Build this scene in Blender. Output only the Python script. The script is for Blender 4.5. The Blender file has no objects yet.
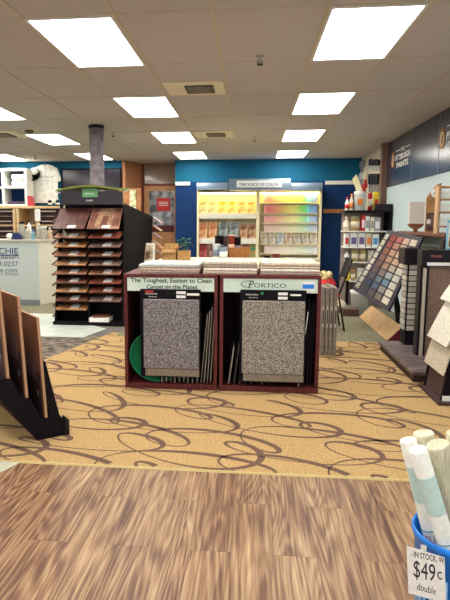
import bpy, bmesh, math, random
from mathutils import Vector as V, Matrix
random.seed(7)
S = bpy.context.scene
COL = S.collection

# ------------------------------------------------------------------ camera
F = 583.5; PITCH = .1317; YAW = .112; ROLL = .001; PX = 184.6   # PX: the photograph is cropped, its optical axis sits left of centre
CAM = V((0, 0, 1.38))
_f0 = V((-math.sin(YAW), math.cos(YAW), 0)); _r = V((math.cos(YAW), math.sin(YAW), 0)); _u0 = V((0, 0, 1))
_f = _f0*math.cos(PITCH) - _u0*math.sin(PITCH); _u = _u0*math.cos(PITCH) + _f0*math.sin(PITCH)
_r2 = _r*math.cos(ROLL) + _u*math.sin(ROLL); _u2 = -_r*math.sin(ROLL) + _u*math.cos(ROLL)
cd = bpy.data.cameras.new('camera'); cam = bpy.data.objects.new('camera', cd); COL.objects.link(cam)
m = Matrix.Identity(4)
for i in range(3):
    m[i][0] = _r2[i]; m[i][1] = _u2[i]; m[i][2] = -_f[i]; m[i][3] = CAM[i]
cam.matrix_world = m
cd.sensor_fit = 'VERTICAL'; cd.sensor_height = 24; cd.sensor_width = 18; cd.lens = 24*F/600
cd.shift_x = (225-PX)/600; cd.clip_start = 0.05; cd.clip_end = 100
S.camera = cam

# survey helpers: where a sight line of the photograph meets a vertical plane (y or x) or a level one
def ray(px, py): return _f + _r2*((px-PX)/F) + _u2*((300-py)/F)
def atY(px, py, y): d = ray(px, py); return CAM + d*(y/d.y)
def atX(px, py, x): d = ray(px, py); return CAM + d*(x/d.x)
def atZ(px, py, z=0): d = ray(px, py); return CAM + d*((z-CAM.z)/d.z)

# ------------------------------------------------------------------ materials
def srgb(c):
    return tuple(((v/255)/12.92 if v/255 <= .04045 else ((v/255+.055)/1.055)**2.4) for v in c) + (1,)
MATS = {}
def mat(name, c, rough=.6, spec=.3, noise=0, nscale=60, c2=None, bump=0, metal=0, trans=0, clear=0, stretch=None):
    if name in MATS: return MATS[name]
    mt = bpy.data.materials.new(name); mt.use_nodes = True; nt = mt.node_tree; b = nt.nodes['Principled BSDF']
    b.inputs['Base Color'].default_value = srgb(c); b.inputs['Roughness'].default_value = rough
    b.inputs['Specular IOR Level'].default_value = spec; b.inputs['Metallic'].default_value = metal
    b.inputs['Transmission Weight'].default_value = trans; b.inputs['Coat Weight'].default_value = clear
    n = nt.nodes.new('ShaderNodeTexNoise'); n.inputs['Scale'].default_value = nscale; n.inputs['Detail'].default_value = 3
    tc = nt.nodes.new('ShaderNodeTexCoord'); mp = nt.nodes.new('ShaderNodeMapping')
    if stretch: mp.inputs['Scale'].default_value = stretch
    nt.links.new(tc.outputs['Object'], mp.inputs['Vector']); nt.links.new(mp.outputs[0], n.inputs['Vector'])
    r = nt.nodes.new('ShaderNodeValToRGB')
    k = noise if noise else .04
    c2 = c2 or tuple(min(255, v*(1+k)) for v in c)
    c1 = tuple(v*(1-k) for v in c) if c2 is not None and noise else c
    r.color_ramp.elements[0].position = .38; r.color_ramp.elements[1].position = .62
    r.color_ramp.elements[0].color = srgb(c1); r.color_ramp.elements[1].color = srgb(c2)
    nt.links.new(n.outputs['Fac'], r.inputs[0]); nt.links.new(r.outputs[0], b.inputs['Base Color'])
    if bump:
        bp = nt.nodes.new('ShaderNodeBump'); bp.inputs['Strength'].default_value = bump; bp.inputs['Distance'].default_value = .01
        nt.links.new(n.outputs['Fac'], bp.inputs['Height']); nt.links.new(bp.outputs[0], b.inputs['Normal'])
    MATS[name] = mt; return mt
def emit(name, c, s):
    if name in MATS: return MATS[name]
    mt = bpy.data.materials.new(name); mt.use_nodes = True; b = mt.node_tree.nodes['Principled BSDF']
    b.inputs['Base Color'].default_value = srgb(c); b.inputs['Emission Color'].default_value = srgb(c)
    b.inputs['Emission Strength'].default_value = s; MATS[name] = mt; return mt

BLACK = mat('black_laminate', (15, 9, 18), .6, .15)
BLACKM = mat('black_metal', (26, 20, 28), .45, .3)
CHERRY = mat('cherry_veneer', (92, 36, 38), .45, .35, .18, 9, stretch=(8, 8, 1))
WHITE = mat('white_paint', (232, 232, 224), .5, .3)
PAPER = mat('white_paper', (240, 240, 236), .8, .1)
INK = mat('dark_ink', (38, 34, 40), .8, .1)
NAVYINK = mat('navy_ink', (45, 55, 110), .8, .1)
MINT = mat('mint_sign', (212, 230, 218), .6, .2)
BIRCH = mat('birch_wood', (214, 184, 140), .55, .25, .1, 10, stretch=(1, 1, 6))
OAK = mat('oak_wood', (176, 122, 80), .5, .3, .14, 10, stretch=(6, 6, 1))
TEAL = mat('teal_wall_paint', (14, 92, 124), .7, .2)
NAVY = mat('navy_wall_paint', (10, 48, 98), .7, .2)
CREAM = mat('cream_melamine', (240, 230, 196), .5, .3)
CARD = mat('cardboard', (190, 150, 100), .8, .1, .06, 30)
STEEL = mat('brushed_steel', (170, 172, 176), .35, .5, metal=.7)
RED = mat('red_plastic', (196, 40, 44), .4, .4)
YEL = mat('yellow_plastic', (226, 204, 50), .4, .4)
BLUEP = mat('blue_plastic', (20, 128, 232), .35, .45)

# ------------------------------------------------------------------ mesh builder
class MB:
    def __init__(s, M=None): s.v = []; s.f = []; s.mi = []; s.M = M; s.cur = 0; s.sm = []; s.smooth = False
    def add(s, vs, fs):
        o = len(s.v)
        for p in vs:
            p = V(p); s.v.append(s.M @ p if s.M else p)
        for q in fs: s.f.append([o+i for i in q]); s.mi.append(s.cur); s.sm.append(s.smooth)
        return s
    def hexa(s, a, b):      # two matching quads
        return s.add(list(a)+list(b), [(3,2,1,0), (4,5,6,7), (0,1,5,4), (1,2,6,5), (2,3,7,6), (3,0,4,7)])
    def box(s, x0, x1, y0, y1, z0, z1):
        return s.hexa([(x0,y0,z0),(x1,y0,z0),(x1,y1,z0),(x0,y1,z0)], [(x0,y0,z1),(x1,y0,z1),(x1,y1,z1),(x0,y1,z1)])
    def slab(s, a, b, c, d, th):   # quad thickened by vector th (or by number along its normal)
        a, b, c, d = V(a), V(b), V(c), V(d)
        if not isinstance(th, (V, tuple)): th = (b-a).cross(d-a).normalized()*th
        th = V(th)
        return s.hexa([a,b,c,d], [p+th for p in (a,b,c,d)])
    def prism(s, pts, ext):        # closed 3-D polygon swept by ext
        n = len(pts); ext = V(ext); pts = [V(p) for p in pts]
        return s.add(pts+[p+ext for p in pts], [tuple(range(n))[::-1], tuple(range(n, 2*n))] + [(i, (i+1) % n, n+(i+1) % n, n+i) for i in range(n)])
    def tube(s, path, r, n=10, cap=True):
        path = [V(p) for p in path]; rs = r if isinstance(r, (list, tuple)) else [r]*len(path)
        vs = []; fs = []; ref = None
        for i, p in enumerate(path):
            t = (path[min(i+1, len(path)-1)]-path[max(i-1, 0)]).normalized()
            if ref is None: ref = V((0,0,1)) if abs(t.z) < .9 else V((1,0,0))
            a = t.cross(ref).normalized(); b = t.cross(a); ref = -b if b.dot(ref) < 0 else b
            a = t.cross(ref).normalized(); b = t.cross(a)
            for k in range(n): th = 2*math.pi*k/n; vs.append(p + (a*math.cos(th)+b*math.sin(th))*rs[i])
        for i in range(len(path)-1):
            for k in range(n): fs.append((i*n+k, i*n+(k+1) % n, (i+1)*n+(k+1) % n, (i+1)*n+k))
        if cap: fs.append(tuple(range(n))); fs.append(tuple(range((len(path)-1)*n, len(path)*n))[::-1])
        s.smooth = True; s.add(vs, fs); s.smooth = False; return s
    def lathe(s, c, prof, n=24, A=None):   # profile [(r,z)] about a vertical axis through c; A optional 3x3 tilt
        c = V(c); vs = []; fs = []
        for r, z in prof:
            for k in range(n):
                th = 2*math.pi*k/n; q = V((r*math.cos(th), r*math.sin(th), z)); vs.append(c + (A @ q if A else q))
        for i in range(len(prof)-1):
            for k in range(n): fs.append((i*n+k, i*n+(k+1) % n, (i+1)*n+(k+1) % n, (i+1)*n+k))
        if prof[0][0] > 1e-4: fs.append(tuple(range(n))[::-1])
        if prof[-1][0] > 1e-4: fs.append(tuple(range((len(prof)-1)*n, len(prof)*n)))
        s.smooth = True; s.add(vs, fs); s.smooth = False; return s
    def build(s, name, mt, parent=None, bevel=0):
        if parent is not None: org = V(parent['_o'])
        else:
            xs = [p.x for p in s.v]; ys = [p.y for p in s.v]; zs = [p.z for p in s.v]
            org = V(((min(xs)+max(xs))/2, (min(ys)+max(ys))/2, min(zs)))
        me = bpy.data.meshes.new(name); me.from_pydata([p-org for p in s.v], [], s.f)
        for mm in (mt if isinstance(mt, (list, tuple)) else [mt]): me.materials.append(mm)
        for p, i, q in zip(me.polygons, s.mi, s.sm): p.material_index = i; p.use_smooth = q
        bm = bmesh.new(); bm.from_mesh(me); bmesh.ops.recalc_face_normals(bm, faces=bm.faces); bm.to_mesh(me); bm.free()
        o = bpy.data.objects.new(name, me); COL.objects.link(o); o['_o'] = tuple(org)
        if parent is not None: o.parent = parent
        else: o.location = org
        if bevel:
            bv = o.modifiers.new('bevel', 'BEVEL'); bv.width = bevel; bv.segments = 2; bv.limit_method = 'ANGLE'
        return o
def tag(o, label, cat, group=None):
    o['label'] = label; o['category'] = cat
    if group: o['group'] = group
    return o
def thing(name, loc, label, cat, group=None):
    o = bpy.data.objects.new(name, None); COL.objects.link(o); o.location = loc; o['_o'] = tuple(loc); o.empty_display_size = .1
    return tag(o, label, cat, group)
def struct(o): o['kind'] = 'structure'; return o
def dup(root, delta, label, group=None):
    r = root.copy(); COL.objects.link(r); r.location = root.location + V(delta); r['_o'] = tuple(V(root['_o'])+V(delta)); r['label'] = label
    if group: r['group'] = group
    for ch in list(root.children):
        c = ch.copy(); COL.objects.link(c); c.parent = r; c['_o'] = r['_o']
        for g in list(ch.children):
            d = g.copy(); COL.objects.link(d); d.parent = c; d['_o'] = r['_o']
    return r
def text(name, string, o, rx, uy, mt, parent, shear=0, fn=None, bold=0):
    """lettering fitted into the parallelogram at corner o with edge vectors rx, uy"""
    cu = bpy.data.curves.new('t', 'FONT'); cu.body = string; cu.offset = bold; cu.resolution_u = 3
    ob = bpy.data.objects.new('t', cu); COL.objects.link(ob)
    dg = bpy.context.evaluated_depsgraph_get(); me0 = bpy.data.meshes.new_from_object(ob.evaluated_get(dg))
    vs = [v.co.copy() for v in me0.vertices]; fs = [tuple(p.vertices) for p in me0.polygons]
    bpy.data.objects.remove(ob); bpy.data.meshes.remove(me0)
    x0 = min(v.x for v in vs); x1 = max(v.x for v in vs); y0 = min(v.y for v in vs); y1 = max(v.y for v in vs)
    m = MB()
    if fn: out = [fn((v.x-x0)/(x1-x0), (v.y-y0)/(y1-y0)) for v in vs]
    else:
        o, rx, uy = V(o), V(rx), V(uy)
        out = [o + rx*((v.x-x0)/(x1-x0) + shear*(v.y-y0)/(y1-y0)) + uy*((v.y-y0)/(y1-y0)) for v in vs]
    m.add(out, fs)
    return m.build(name, mt, parent)
ORD = ['first','second','third','fourth','fifth','sixth','seventh','eighth','ninth','tenth','eleventh','twelfth','thirteenth','fourteenth','fifteenth','sixteenth','seventeenth','eighteenth','nineteenth','twentieth']

# ================================================================== SETTING
CEIL = 2.70; XR = 2.25; YB = 12.6; XL = -7.0; Y0 = -2.4
# --- floors
def wood_floor_mat():
    mt = bpy.data.materials.new('vinyl_plank_floor'); mt.use_nodes = True; nt = mt.node_tree; L = nt.links.new; N = nt.nodes.new
    b = nt.nodes['Principled BSDF']; b.inputs['Roughness'].default_value = .42; b.inputs['Specular IOR Level'].default_value = .35
    tc = N('ShaderNodeTexCoord'); sp = N('ShaderNodeSeparateXYZ'); L(tc.outputs['Object'], sp.inputs[0])
    sw = N('ShaderNodeCombineXYZ'); L(sp.outputs['Y'], sw.inputs['X']); L(sp.outputs['X'], sw.inputs['Y'])
    br = N('ShaderNodeTexBrick'); br.inputs['Scale'].default_value = 1; br.inputs['Brick Width'].default_value = 1.2; br.inputs['Row Height'].default_value = .178
    br.inputs['Mortar Size'].default_value = .0008; br.inputs['Color1'].default_value = (0,0,0,1); br.inputs['Color2'].default_value = (1,1,1,1); br.inputs['Bias'].default_value = 0
    br.offset = .37; L(sw.outputs[0], br.inputs['Vector'])
    def vm(scale, k):
        q = N('ShaderNodeVectorMath'); q.operation = 'MULTIPLY'; q.inputs[1].default_value = scale; L(tc.outputs['Object'], q.inputs[0])
        o = N('ShaderNodeVectorMath'); o.operation = 'MULTIPLY_ADD'; L(br.outputs['Color'], o.inputs[0]); o.inputs[1].default_value = k; L(q.outputs[0], o.inputs[2]); return o.outputs[0]
    def noise(vec, sc, det, dist=0):
        n = N('ShaderNodeTexNoise'); n.inputs['Scale'].default_value = sc; n.inputs['Detail'].default_value = det; n.inputs['Distortion'].default_value = dist; L(vec, n.inputs['Vector']); return n.outputs['Fac']
    def ma(a, k, b_): 
        q = N('ShaderNodeMath'); q.operation = 'MULTIPLY_ADD'; q.inputs[1].default_value = k; L(a, q.inputs[0])
        if isinstance(b_, (int, float)): q.inputs[2].default_value = b_
        else: L(b_, q.inputs[2])
        return q.outputs[0]
    low = noise(vm((6.5, .62, 1), (11, 17, 5)), 1.0, 1.5, .5)
    ring = N('ShaderNodeMath'); ring.operation = 'SINE'; L(ma(low, 95, 0), ring.inputs[0])
    fib = noise(vm((95, 3.2, 1), (7, 3, 9)), 1.0, 4)
    pat = noise(vm((7, 1.1, 1), (3, 23, 5)), 1.0, 2, .8)
    fine = noise(vm((48, 1.7, 1), (5, 9, 2)), 1.0, 3, 1.2)
    v = ma(ring.outputs[0], .068, ma(fib, .55, ma(pat, .42, ma(fine, .50, ma(br.outputs['Color'], .05, -.25)))))
    r = N('ShaderNodeValToRGB'); e = r.color_ramp.elements
    e[0].position = .22; e[0].color = srgb((66, 42, 34)); e[1].position = .84; e[1].color = srgb((200, 172, 134))
    k = e.new(.42); k.color = srgb((112, 78, 58)); k = e.new(.56); k.color = srgb((150, 118, 88))
    L(v, r.inputs[0])
    mx = N('ShaderNodeMixRGB'); mx.blend_type = 'MIX'; mx.inputs[2].default_value = srgb((84, 56, 42)); L(br.outputs['Fac'], mx.inputs[0]); L(r.outputs[0], mx.inputs[1])
    L(mx.outputs[0], b.inputs['Base Color'])
    return mt
WOOD = wood_floor_mat()
YC = 3.11
struct(MB().box(XL, XR, Y0, YC, -.05, 0).build('floor', WOOD))
GREIGE = mat('greige_carpet', (132, 128, 108), .95, .05, .12, 40, bump=.3)
struct(MB().box(XL, XR, YC, 14.4, -.05, -.004).build('floor', GREIGE))
# tan swirl carpet: base and woven ribbons in one mesh
TAN = mat('tan_carpet', (182, 152, 106), .95, .05, .10, 90, bump=.35)
SWIRL = mat('brown_carpet_swirl', (112, 88, 76), .95, .05, .1, 90)
poly = [(-1.95, YC), (1.56, YC), (1.56, 6.86), (-1.62, 6.86), (-1.62, 7.1), (-1.72, 7.1), (-2.05, 5.6)]
def inside(x, y):
    c = False; n = len(poly)
    for i in range(n):
        (x1, y1), (x2, y2) = poly[i], poly[(i+1) % n]
        if (y1 > y) != (y2 > y) and x < (x2-x1)*(y-y1)/(y2-y1)+x1: c = not c
    return c
cm = MB(); cm.prism([(x, y, -.004) for x, y in poly], (0, 0, .010)); cm.cur = 1
kz = 0
def ribbon(fn, t0, t1, n, wf_):
    """woven ribbon following fn(t), half width wf_(t)"""
    global kz
    kz += 1; z = .0064 + (kz % 24)*.00005; vs = []
    for k in range(n+1):
        t = t0+(t1-t0)*k/n; x, y = fn(t); x2, y2 = fn(t+.01); dx, dy = x2-x, y2-y; d = math.hypot(dx, dy) or 1; h = wf_(t)
        vs += [(x-dy/d*h, y+dx/d*h, z), (x+dy/d*h, y-dx/d*h, z)]
    fs = [(2*k, 2*k+1, 2*k+3, 2*k+2) for k in range(n) if all(inside(vs[i][0], vs[i][1]) for i in (2*k, 2*k+1, 2*k+3, 2*k+2))]
    if fs: cm.add(vs, fs)
for j in range(20):
    y0 = 2.95+j*.225; ph = j*2.35; dr = 1 if j % 2 else -1
    def fn(t, y0=y0, ph=ph, dr=dr, j=j):
        return (dr*(.66*t/6.283 - 4.6) + .5*dr + (.275+.05*math.sin(.5*t+j))*math.sin(t+ph) + .07*math.sin(.5*t+j), y0 + (.175+.04*math.sin(.31*t+j))*math.cos(t+ph+.5) + .09*math.sin(.5*t+1.7*j))
    ribbon(fn, 0, 80, 1100, lambda t, ph=ph, j=j: .006+.0165*(.5+.5*math.sin(t+ph+.9+.5*math.sin(.5*t+j)))**1.6)
struct(cm.build('floor', [TAN, SWIRL]))
def gridmat(name, c, c2, sx, sy, stretch):
    return mat(name, c, .85, .15, .1, 14, c2=c2, stretch=stretch)
GPAT = mat('grey_pattern_carpet', (92, 84, 78), .95, .05, .2, 9, c2=(140, 130, 118), bump=.2, stretch=(1, 1.6, 1))
struct(MB().prism([(-4.4, YC, -.004), (-1.96, YC, -.004), (-2.06, 5.6, -.004), (-1.8, 6.76, -.004), (-4.4, 6.76, -.004)], (0, 0, .006)).build('floor', GPAT))
PALE = mat('pale_vinyl_sheet', (206, 216, 208), .35, .4, .04, 5)
struct(MB().prism([(-4.6, 6.77, -.004), (-2.0, 6.77, -.004), (-1.86, 7.35, -.004), (-3.0, 8.5, -.004), (-4.6, 8.5, -.004)], (0, 0, .008)).build('floor', PALE))
PURP = mat('mauve_carpet_tile', (110, 106, 106), .95, .05, .1, 40)
struct(MB().prism([(-1.98, 6.87, -.004), (-1.64, 6.87, -.004), (-1.64, 7.5, -.004), (-1.84, 7.4, -.004)], (0, 0, .007)).build('floor', PURP))
struct(MB().prism([(-3.3, 2.2, 0), (-1.62, 2.2, 0), (-1.31, 3.10, 0), (-3.3, 3.10, 0)], (0, 0, .004)).build('floor', mat('pale_stone_tile', (176, 178, 160), .5, .3, .06, 9)))
GOLD = mat('brass_transition_strip', (186, 168, 112), .4, .4)
struct(MB().prism([(-3.3, YC-.014, 0), (-3.3, YC-.008, .008), (-3.3, YC+.002, .008), (-3.3, YC+.008, 0)], (5.5, 0, 0)).build('trim_1', GOLD))

# --- ceiling
CT = mat('ceiling_tile', (198, 190, 188), .95, .05, .035, 110, bump=.25)
TEE = mat('ceiling_tee', (196, 184, 164), .6, .2)
tx = [-6.6, -6.0, -5.35, -4.72, -4.05, -3.42, -2.86, -2.17, -1.50, -.89, -.26, .455, 1.06, 1.72]
ty = [3.86+1.206*k for k in range(-5, 9)]
struct(MB().box(XL, XR, Y0, 14.4, CEIL, CEIL+.05).build('ceiling', CT))
g = MB()
for x in tx: g.box(x-.011, x+.011, Y0, 13.9, CEIL-.005, CEIL+.002)
for i, y in enumerate(ty): g.box(XL, XR, y-.011, y+.011, CEIL-.0045, CEIL+.002)
struct(g.build('ceiling', TEE))
DIFF = emit('light_diffuser', (255, 250, 240), 9.0)
FR = mat('light_frame', (225, 225, 225), .5)
def ceiling_light(x0, x1, y0, y1, label):
    t = thing('ceiling_light', ((x0+x1)/2, (y0+y1)/2, CEIL-.012), label, 'ceiling light', 'fluorescent ceiling panels')
    f = MB(); w = .018
    for b in ((x0, x1, y0, y0+w), (x0, x1, y1-w, y1), (x0, x0+w, y0+w, y1-w), (x1-w, x1, y0+w, y1-w)): f.box(*b, CEIL-.012, CEIL)
    f.build('frame', FR, t)
    MB().box(x0+w, x1-w, y0+w, y1-w, CEIL-.008, CEIL-.001).build('diffuser', DIFF, t)
cols = [('centre-left', tx[8], tx[9]), ('centre-right', tx[11], tx[12])]
dist = {-4: 'behind the viewer', -2: 'above the viewer', 0: 'nearest', 2: 'second nearest', 4: 'third', 6: 'farthest'}
for nm, x0, x1 in cols:
    for k in (-4, -2, 0, 2, 4, 6):
        ceiling_light(x0+.012, x1-.012, ty[5+k]+.012, ty[6+k]-.012, 'bright ceiling light panel, %s in the %s row' % (dist[k], nm))
for k, d in ((-2, 'nearly overhead'), (0, 'out at the left side, nearest'), (2, 'cut by the left edge'), (4, 'beside the smoke detector'), (6, 'partly behind the round column')):
    ceiling_light(tx[5]+.012, tx[6]-.012, ty[5+k]+.012, ty[6+k]-.012, 'bright ceiling light panel in the left row, ' + d)
for k, d in ((0, 'nearer'), (2, 'middle'), (4, 'far'), (6, 'over the cube shelf')):
    ceiling_light(tx[2]+.012, tx[3]-.012, ty[5+k]+.012, ty[6+k]-.012, 'bright ceiling light panel in the far left row, ' + d)
VENT = mat('vent_cream', (226, 214, 188), .5); VD = mat('vent_dark', (96, 84, 74), .6)
def ceiling_vent(x0, x1, y0, y1, gx0, gx1, label):
    t = thing('ceiling_vent', ((x0+x1)/2, (y0+y1)/2, CEIL-.01), label, 'air vent', 'ceiling vents')
    MB().box(x0, x1, y0, y1, CEIL-.008, CEIL).build('plate', VENT, t, .002)
    ym = (y0+y1)/2; hd = (y1-y0)*.28
    fr = MB()
    for b in ((gx0, gx1, ym-hd, ym-hd+.02), (gx0, gx1, ym+hd-.02, ym+hd), (gx0, gx0+.02, ym-hd, ym+hd), (gx1-.02, gx1, ym-hd, ym+hd)): fr.box(*b, CEIL-.02, CEIL-.008)
    fr.build('grille_frame', VD, t)
    sl = MB()
    for k in range(7):
        y = ym-hd+.04+k*(2*hd-.08)/6; sl.slab((gx0+.02, y, CEIL-.019), (gx1-.02, y, CEIL-.019), (gx1-.02, y+.018, CEIL-.009), (gx0+.02, y+.018, CEIL-.009), .002)
    sl.build('louvre', VENT, t)
    MB().box(gx0+.02, gx1-.02, ym-hd+.02, ym+hd-.02, CEIL-.0095, CEIL-.0082).build('opening', mat('vent_shadow', (50, 44, 42), .8), t)
ceiling_vent(-.86, -.28, 5.70, 6.25, -.66, -.38, 'cream ceiling air vent between the nearest and second light panels')
ceiling_vent(-.86, -.28, 8.72, 9.35, -.68, -.40, 'small cream ceiling air vent nearest the back display')
ceiling_vent(-4.03, -3.44, 8.4, 9.05, -3.95, -3.6, 'ceiling air vent at the left edge of the view')
def sprinkler(p, label, s=1):
    t = thing('sprinkler', (p.x, p.y, CEIL-.07), label, 'sprinkler', 'ceiling sprinklers')
    MB().lathe((p.x, p.y, CEIL), [(.035*s, 0), (.034*s, -.006), (.012*s, -.012), (.011*s, -.035)], 16).build('escutcheon', STEEL, t)
    MB().lathe((p.x, p.y, CEIL), [(.006, -.05), (.006, -.066), (.026*s, -.067), (.026*s, -.07)], 16).build('deflector', BLACKM, t)
    MB().tube([(p.x-.01, p.y, CEIL-.034), (p.x-.02, p.y, CEIL-.05), (p.x-.007, p.y, CEIL-.066)], .004, 6).tube([(p.x+.01, p.y, CEIL-.034), (p.x+.02, p.y, CEIL-.05), (p.x+.007, p.y, CEIL-.066)], .004, 6).build('yoke', BLACKM, t)
sprinkler(atZ(260, 56, CEIL), 'dark sprinkler head on the ceiling left of the nearest right light panel')
sprinkler(atZ(255, 137, CEIL), 'small dark sprinkler head on the ceiling near the back wall')
sprinkler(atZ(113, 132, CEIL), 'small sprinkler head on the ceiling beside the round column')
sprinkler(atZ(35, 156, CEIL), 'tiny sprinkler head on the ceiling above the shirt display')
p = atZ(29, 129, CEIL); t = thing('smoke_detector', (p.x, p.y, CEIL-.05), 'round smoke detector on the ceiling left of the column', 'smoke detector')
MB().lathe((p.x, p.y, CEIL), [(.10, 0), (.10, -.015), (.07, -.02)], 24).build('base', VENT, t)
MB().lathe((p.x, p.y, CEIL), [(.065, -.02), (.06, -.045), (.03, -.055)], 24).build('sensor_cap', VD, t)

# --- walls
MW = mat('muted_wall_paint', (168, 166, 156), .8, .1)
struct(MB().box(XR, XR+.12, Y0, 10.35, 0, CEIL).build('wall_right', mat('pale_blue_wall', (190, 208, 214), .7, .2)))
struct(MB().box(XR, XR+.12, 10.35, YB+.12, 0, CEIL).build('wall_right', mat('cream_slat_wall', (216, 206, 186), .7, .2)))
struct(MB().box(XL-.12, XL, Y0, 14.4, 0, CEIL).build('wall_left', MW))
struct(MB().box(XL, -2.78, YB, YB+.12, 0, CEIL).build('wall_back', TEAL))
struct(MB().box(-1.62, XR, YB, YB+.12, 2.24, CEIL).build('wall_back', TEAL))
struct(MB().box(-1.62, XR, YB, YB+.12, 0, 2.24).build('wall_back', NAVY))
ORG = mat('orange_plaster', (176, 124, 92), .8, .1)
struct(MB().slab((-2.78, YB, 0), (-2.55, 13.3, 0), (-2.55, 13.3, CEIL), (-2.78, YB, CEIL), .08).build('wall_back_alcove', ORG))
struct(MB().box(-1.62, -1.5, YB+.12, 13.4, 0, CEIL).build('wall_back_alcove', ORG))
struct(MB().box(-2.75, -1.5, 13.4, 13.5, 0, CEIL).build('wall_back_alcove', ORG))
struct(MB().box(-1.62, -1.30, YB-.03, YB-.001, 2.17, 2.245).build('trim_2', WHITE))
struct(MB().box(1.52, XR, YB-.03, YB-.001, 2.17, 2.245).build('trim_3', WHITE))
struct(MB().box(1.50, XR-.001, YB-.04, YB-.001, 1.585, 1.665).build('trim_4', OAK))
PIL = mat('brown_pilaster', (128, 100, 88), .6, .2)
struct(MB().box(2.15, XR-.001, 10.22, 10.36, 0, CEIL-.006).build('trim_5', PIL))
struct(MB().box(XL, XR, Y0-.12, Y0, 0, .6).build('wall_front', MW))
struct(MB().box(XL, XR, Y0-.12, Y0, 2.3, CEIL).build('wall_front', MW))
wf = MB()
for x in (XL, -4.7, -2.4, -.1, XR-.08): wf.box(x, x+.08, Y0-.1, Y0-.02, .6, 2.3)
struct(wf.build('window_1', BLACKM))

# --- door in the alcove
dr = struct(thing('door_1', (-2.0, 13.3, 0), '', ''))
del dr['label']; del dr['category']
yd = 13.3
DW = mat('door_wood', (196, 148, 104), .5, .3, .1, 10, stretch=(6, 6, 1)); DT = mat('dark_door_trim', (120, 62, 44), .5, .3)
def dpt(a, b): q = atY(a, b, yd); return q.x, q.z
L, T1 = dpt(144, 168); R, T0 = dpt(179, 187)
_, T2 = dpt(160, 185)
f = MB(); f.box(L-.04, L, yd, yd+.08, 0, CEIL-.006); f.box(R, R+.06, yd, yd+.08, 0, CEIL-.006)
f.box(L, R, yd, yd+.08, T1+.12, CEIL-.006); f.box(L, R, yd, yd+.08, T2-.02, T2+.03); f.build('casing', DT, dr)
GL = mat('transom_glass', (150, 130, 116), .1, .6)
MB().box(L, R, yd+.04, yd+.05, T2+.03, T1+.12).build('transom_glass', GL, dr)
f = MB(); st = .11; DB = .0
f.box(L, L+st, yd, yd+.045, 0, T2-.02); f.box(R-st, R, yd, yd+.045, 0, T2-.02); f.box(L+st, R-st, yd, yd+.045, T2-.13, T2-.02); f.box(L+st, R-st, yd, yd+.045, 0, 1.17)
f.build('door_leaf', DW, dr)
MB().box(L+st, R-st, yd+.015, yd+.025, 1.17, T2-.13).build('door_glass', mat('door_glass', (120, 128, 132), .08, .6, .3, 5, c2=(190, 200, 204)), dr)
MB().box(L+st, R-st, yd-.01, yd, 1.17, 1.32).build('kick_rail', mat('maroon_rail', (88, 40, 44), .5), dr)
x, z = dpt(169, 228); MB().tube([(R-.06, yd, 1.1), (R-.06, yd-.05, 1.1), (R-.14, yd-.05, 1.1)], .012, 8).build('door_handle', STEEL, dr)
a = atY(157, 211, yd-.02); b = atY(170, 198, yd-.02)
t = thing('door_sign', (a.x, yd-.02, a.z), 'red square notice sign hanging in the wood-framed back door', 'sign')
MB().box(a.x, b.x, yd-.02, yd-.005, a.z, b.z).build('sign_board', RED, t)
w = b.x-a.x; h = b.z-a.z
sb = MB()
for k in range(3): sb.box(a.x+w*.15, b.x-w*.15, yd-.023, yd-.0205, a.z+h*(.42+.12*k), a.z+h*(.46+.12*k))
sb.build('lettering', PAPER, t)
# dark screen on the teal wall behind the column
a = atY(62, 193, YB-.06); b = atY(121, 168, YB-.06)
t = thing('wall_screen', (a.x, YB-.05, a.z), 'large dark glossy screen on the teal wall behind the round column', 'screen')
MB().box(a.x, b.x, YB-.06, YB-.001, a.z, b.z).build('bezel', BLACK, t, .01)
MB().box(a.x+.03, b.x-.03, YB-.064, YB-.0605, a.z+.03, b.z-.03).build('display_panel', mat('dark_glass', (26, 20, 34), .15, .6), t)
# bright notice on the alcove wall
a = atY(130, 212, 12.4); b = atY(136, 190, 12.4)
tag(MB().box(a.x, b.x, 12.38, 12.41, a.z, b.z).build('poster', [mat('yellow_green_poster', (214, 214, 130), .7, .1, .25, 12, c2=(240, 240, 210))]), 'small pale yellow poster in the opening beside the flooring rack', 'poster')
struct(MB().box(a.x-.25, b.x+.1, 12.41, 12.46, 0, b.z+.04).build('trim_6', OAK))

# --- round column
p = V((-2.12, 8.03, 0)); CONC = mat('grey_column_sleeve', (122, 114, 120), .7, .2, .12, 14)
t = struct(MB().lathe((p.x, p.y, -.003), [(.097, 0), (.097, CEIL-.02)], 32).build('trim_7', CONC))
MB().lathe((p.x, p.y, CEIL-.045), [(.108, 0), (.108, .040)], 32).build('column_collar', BLACKM, t)

def shift_new(before, dx, dy=0, dz=0):
    for o in set(bpy.data.objects) - before:
        if o.parent is None: o.location += V((dx, dy, dz)); o['_o'] = tuple(V(o['_o'])+V((dx, dy, dz)))
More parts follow.
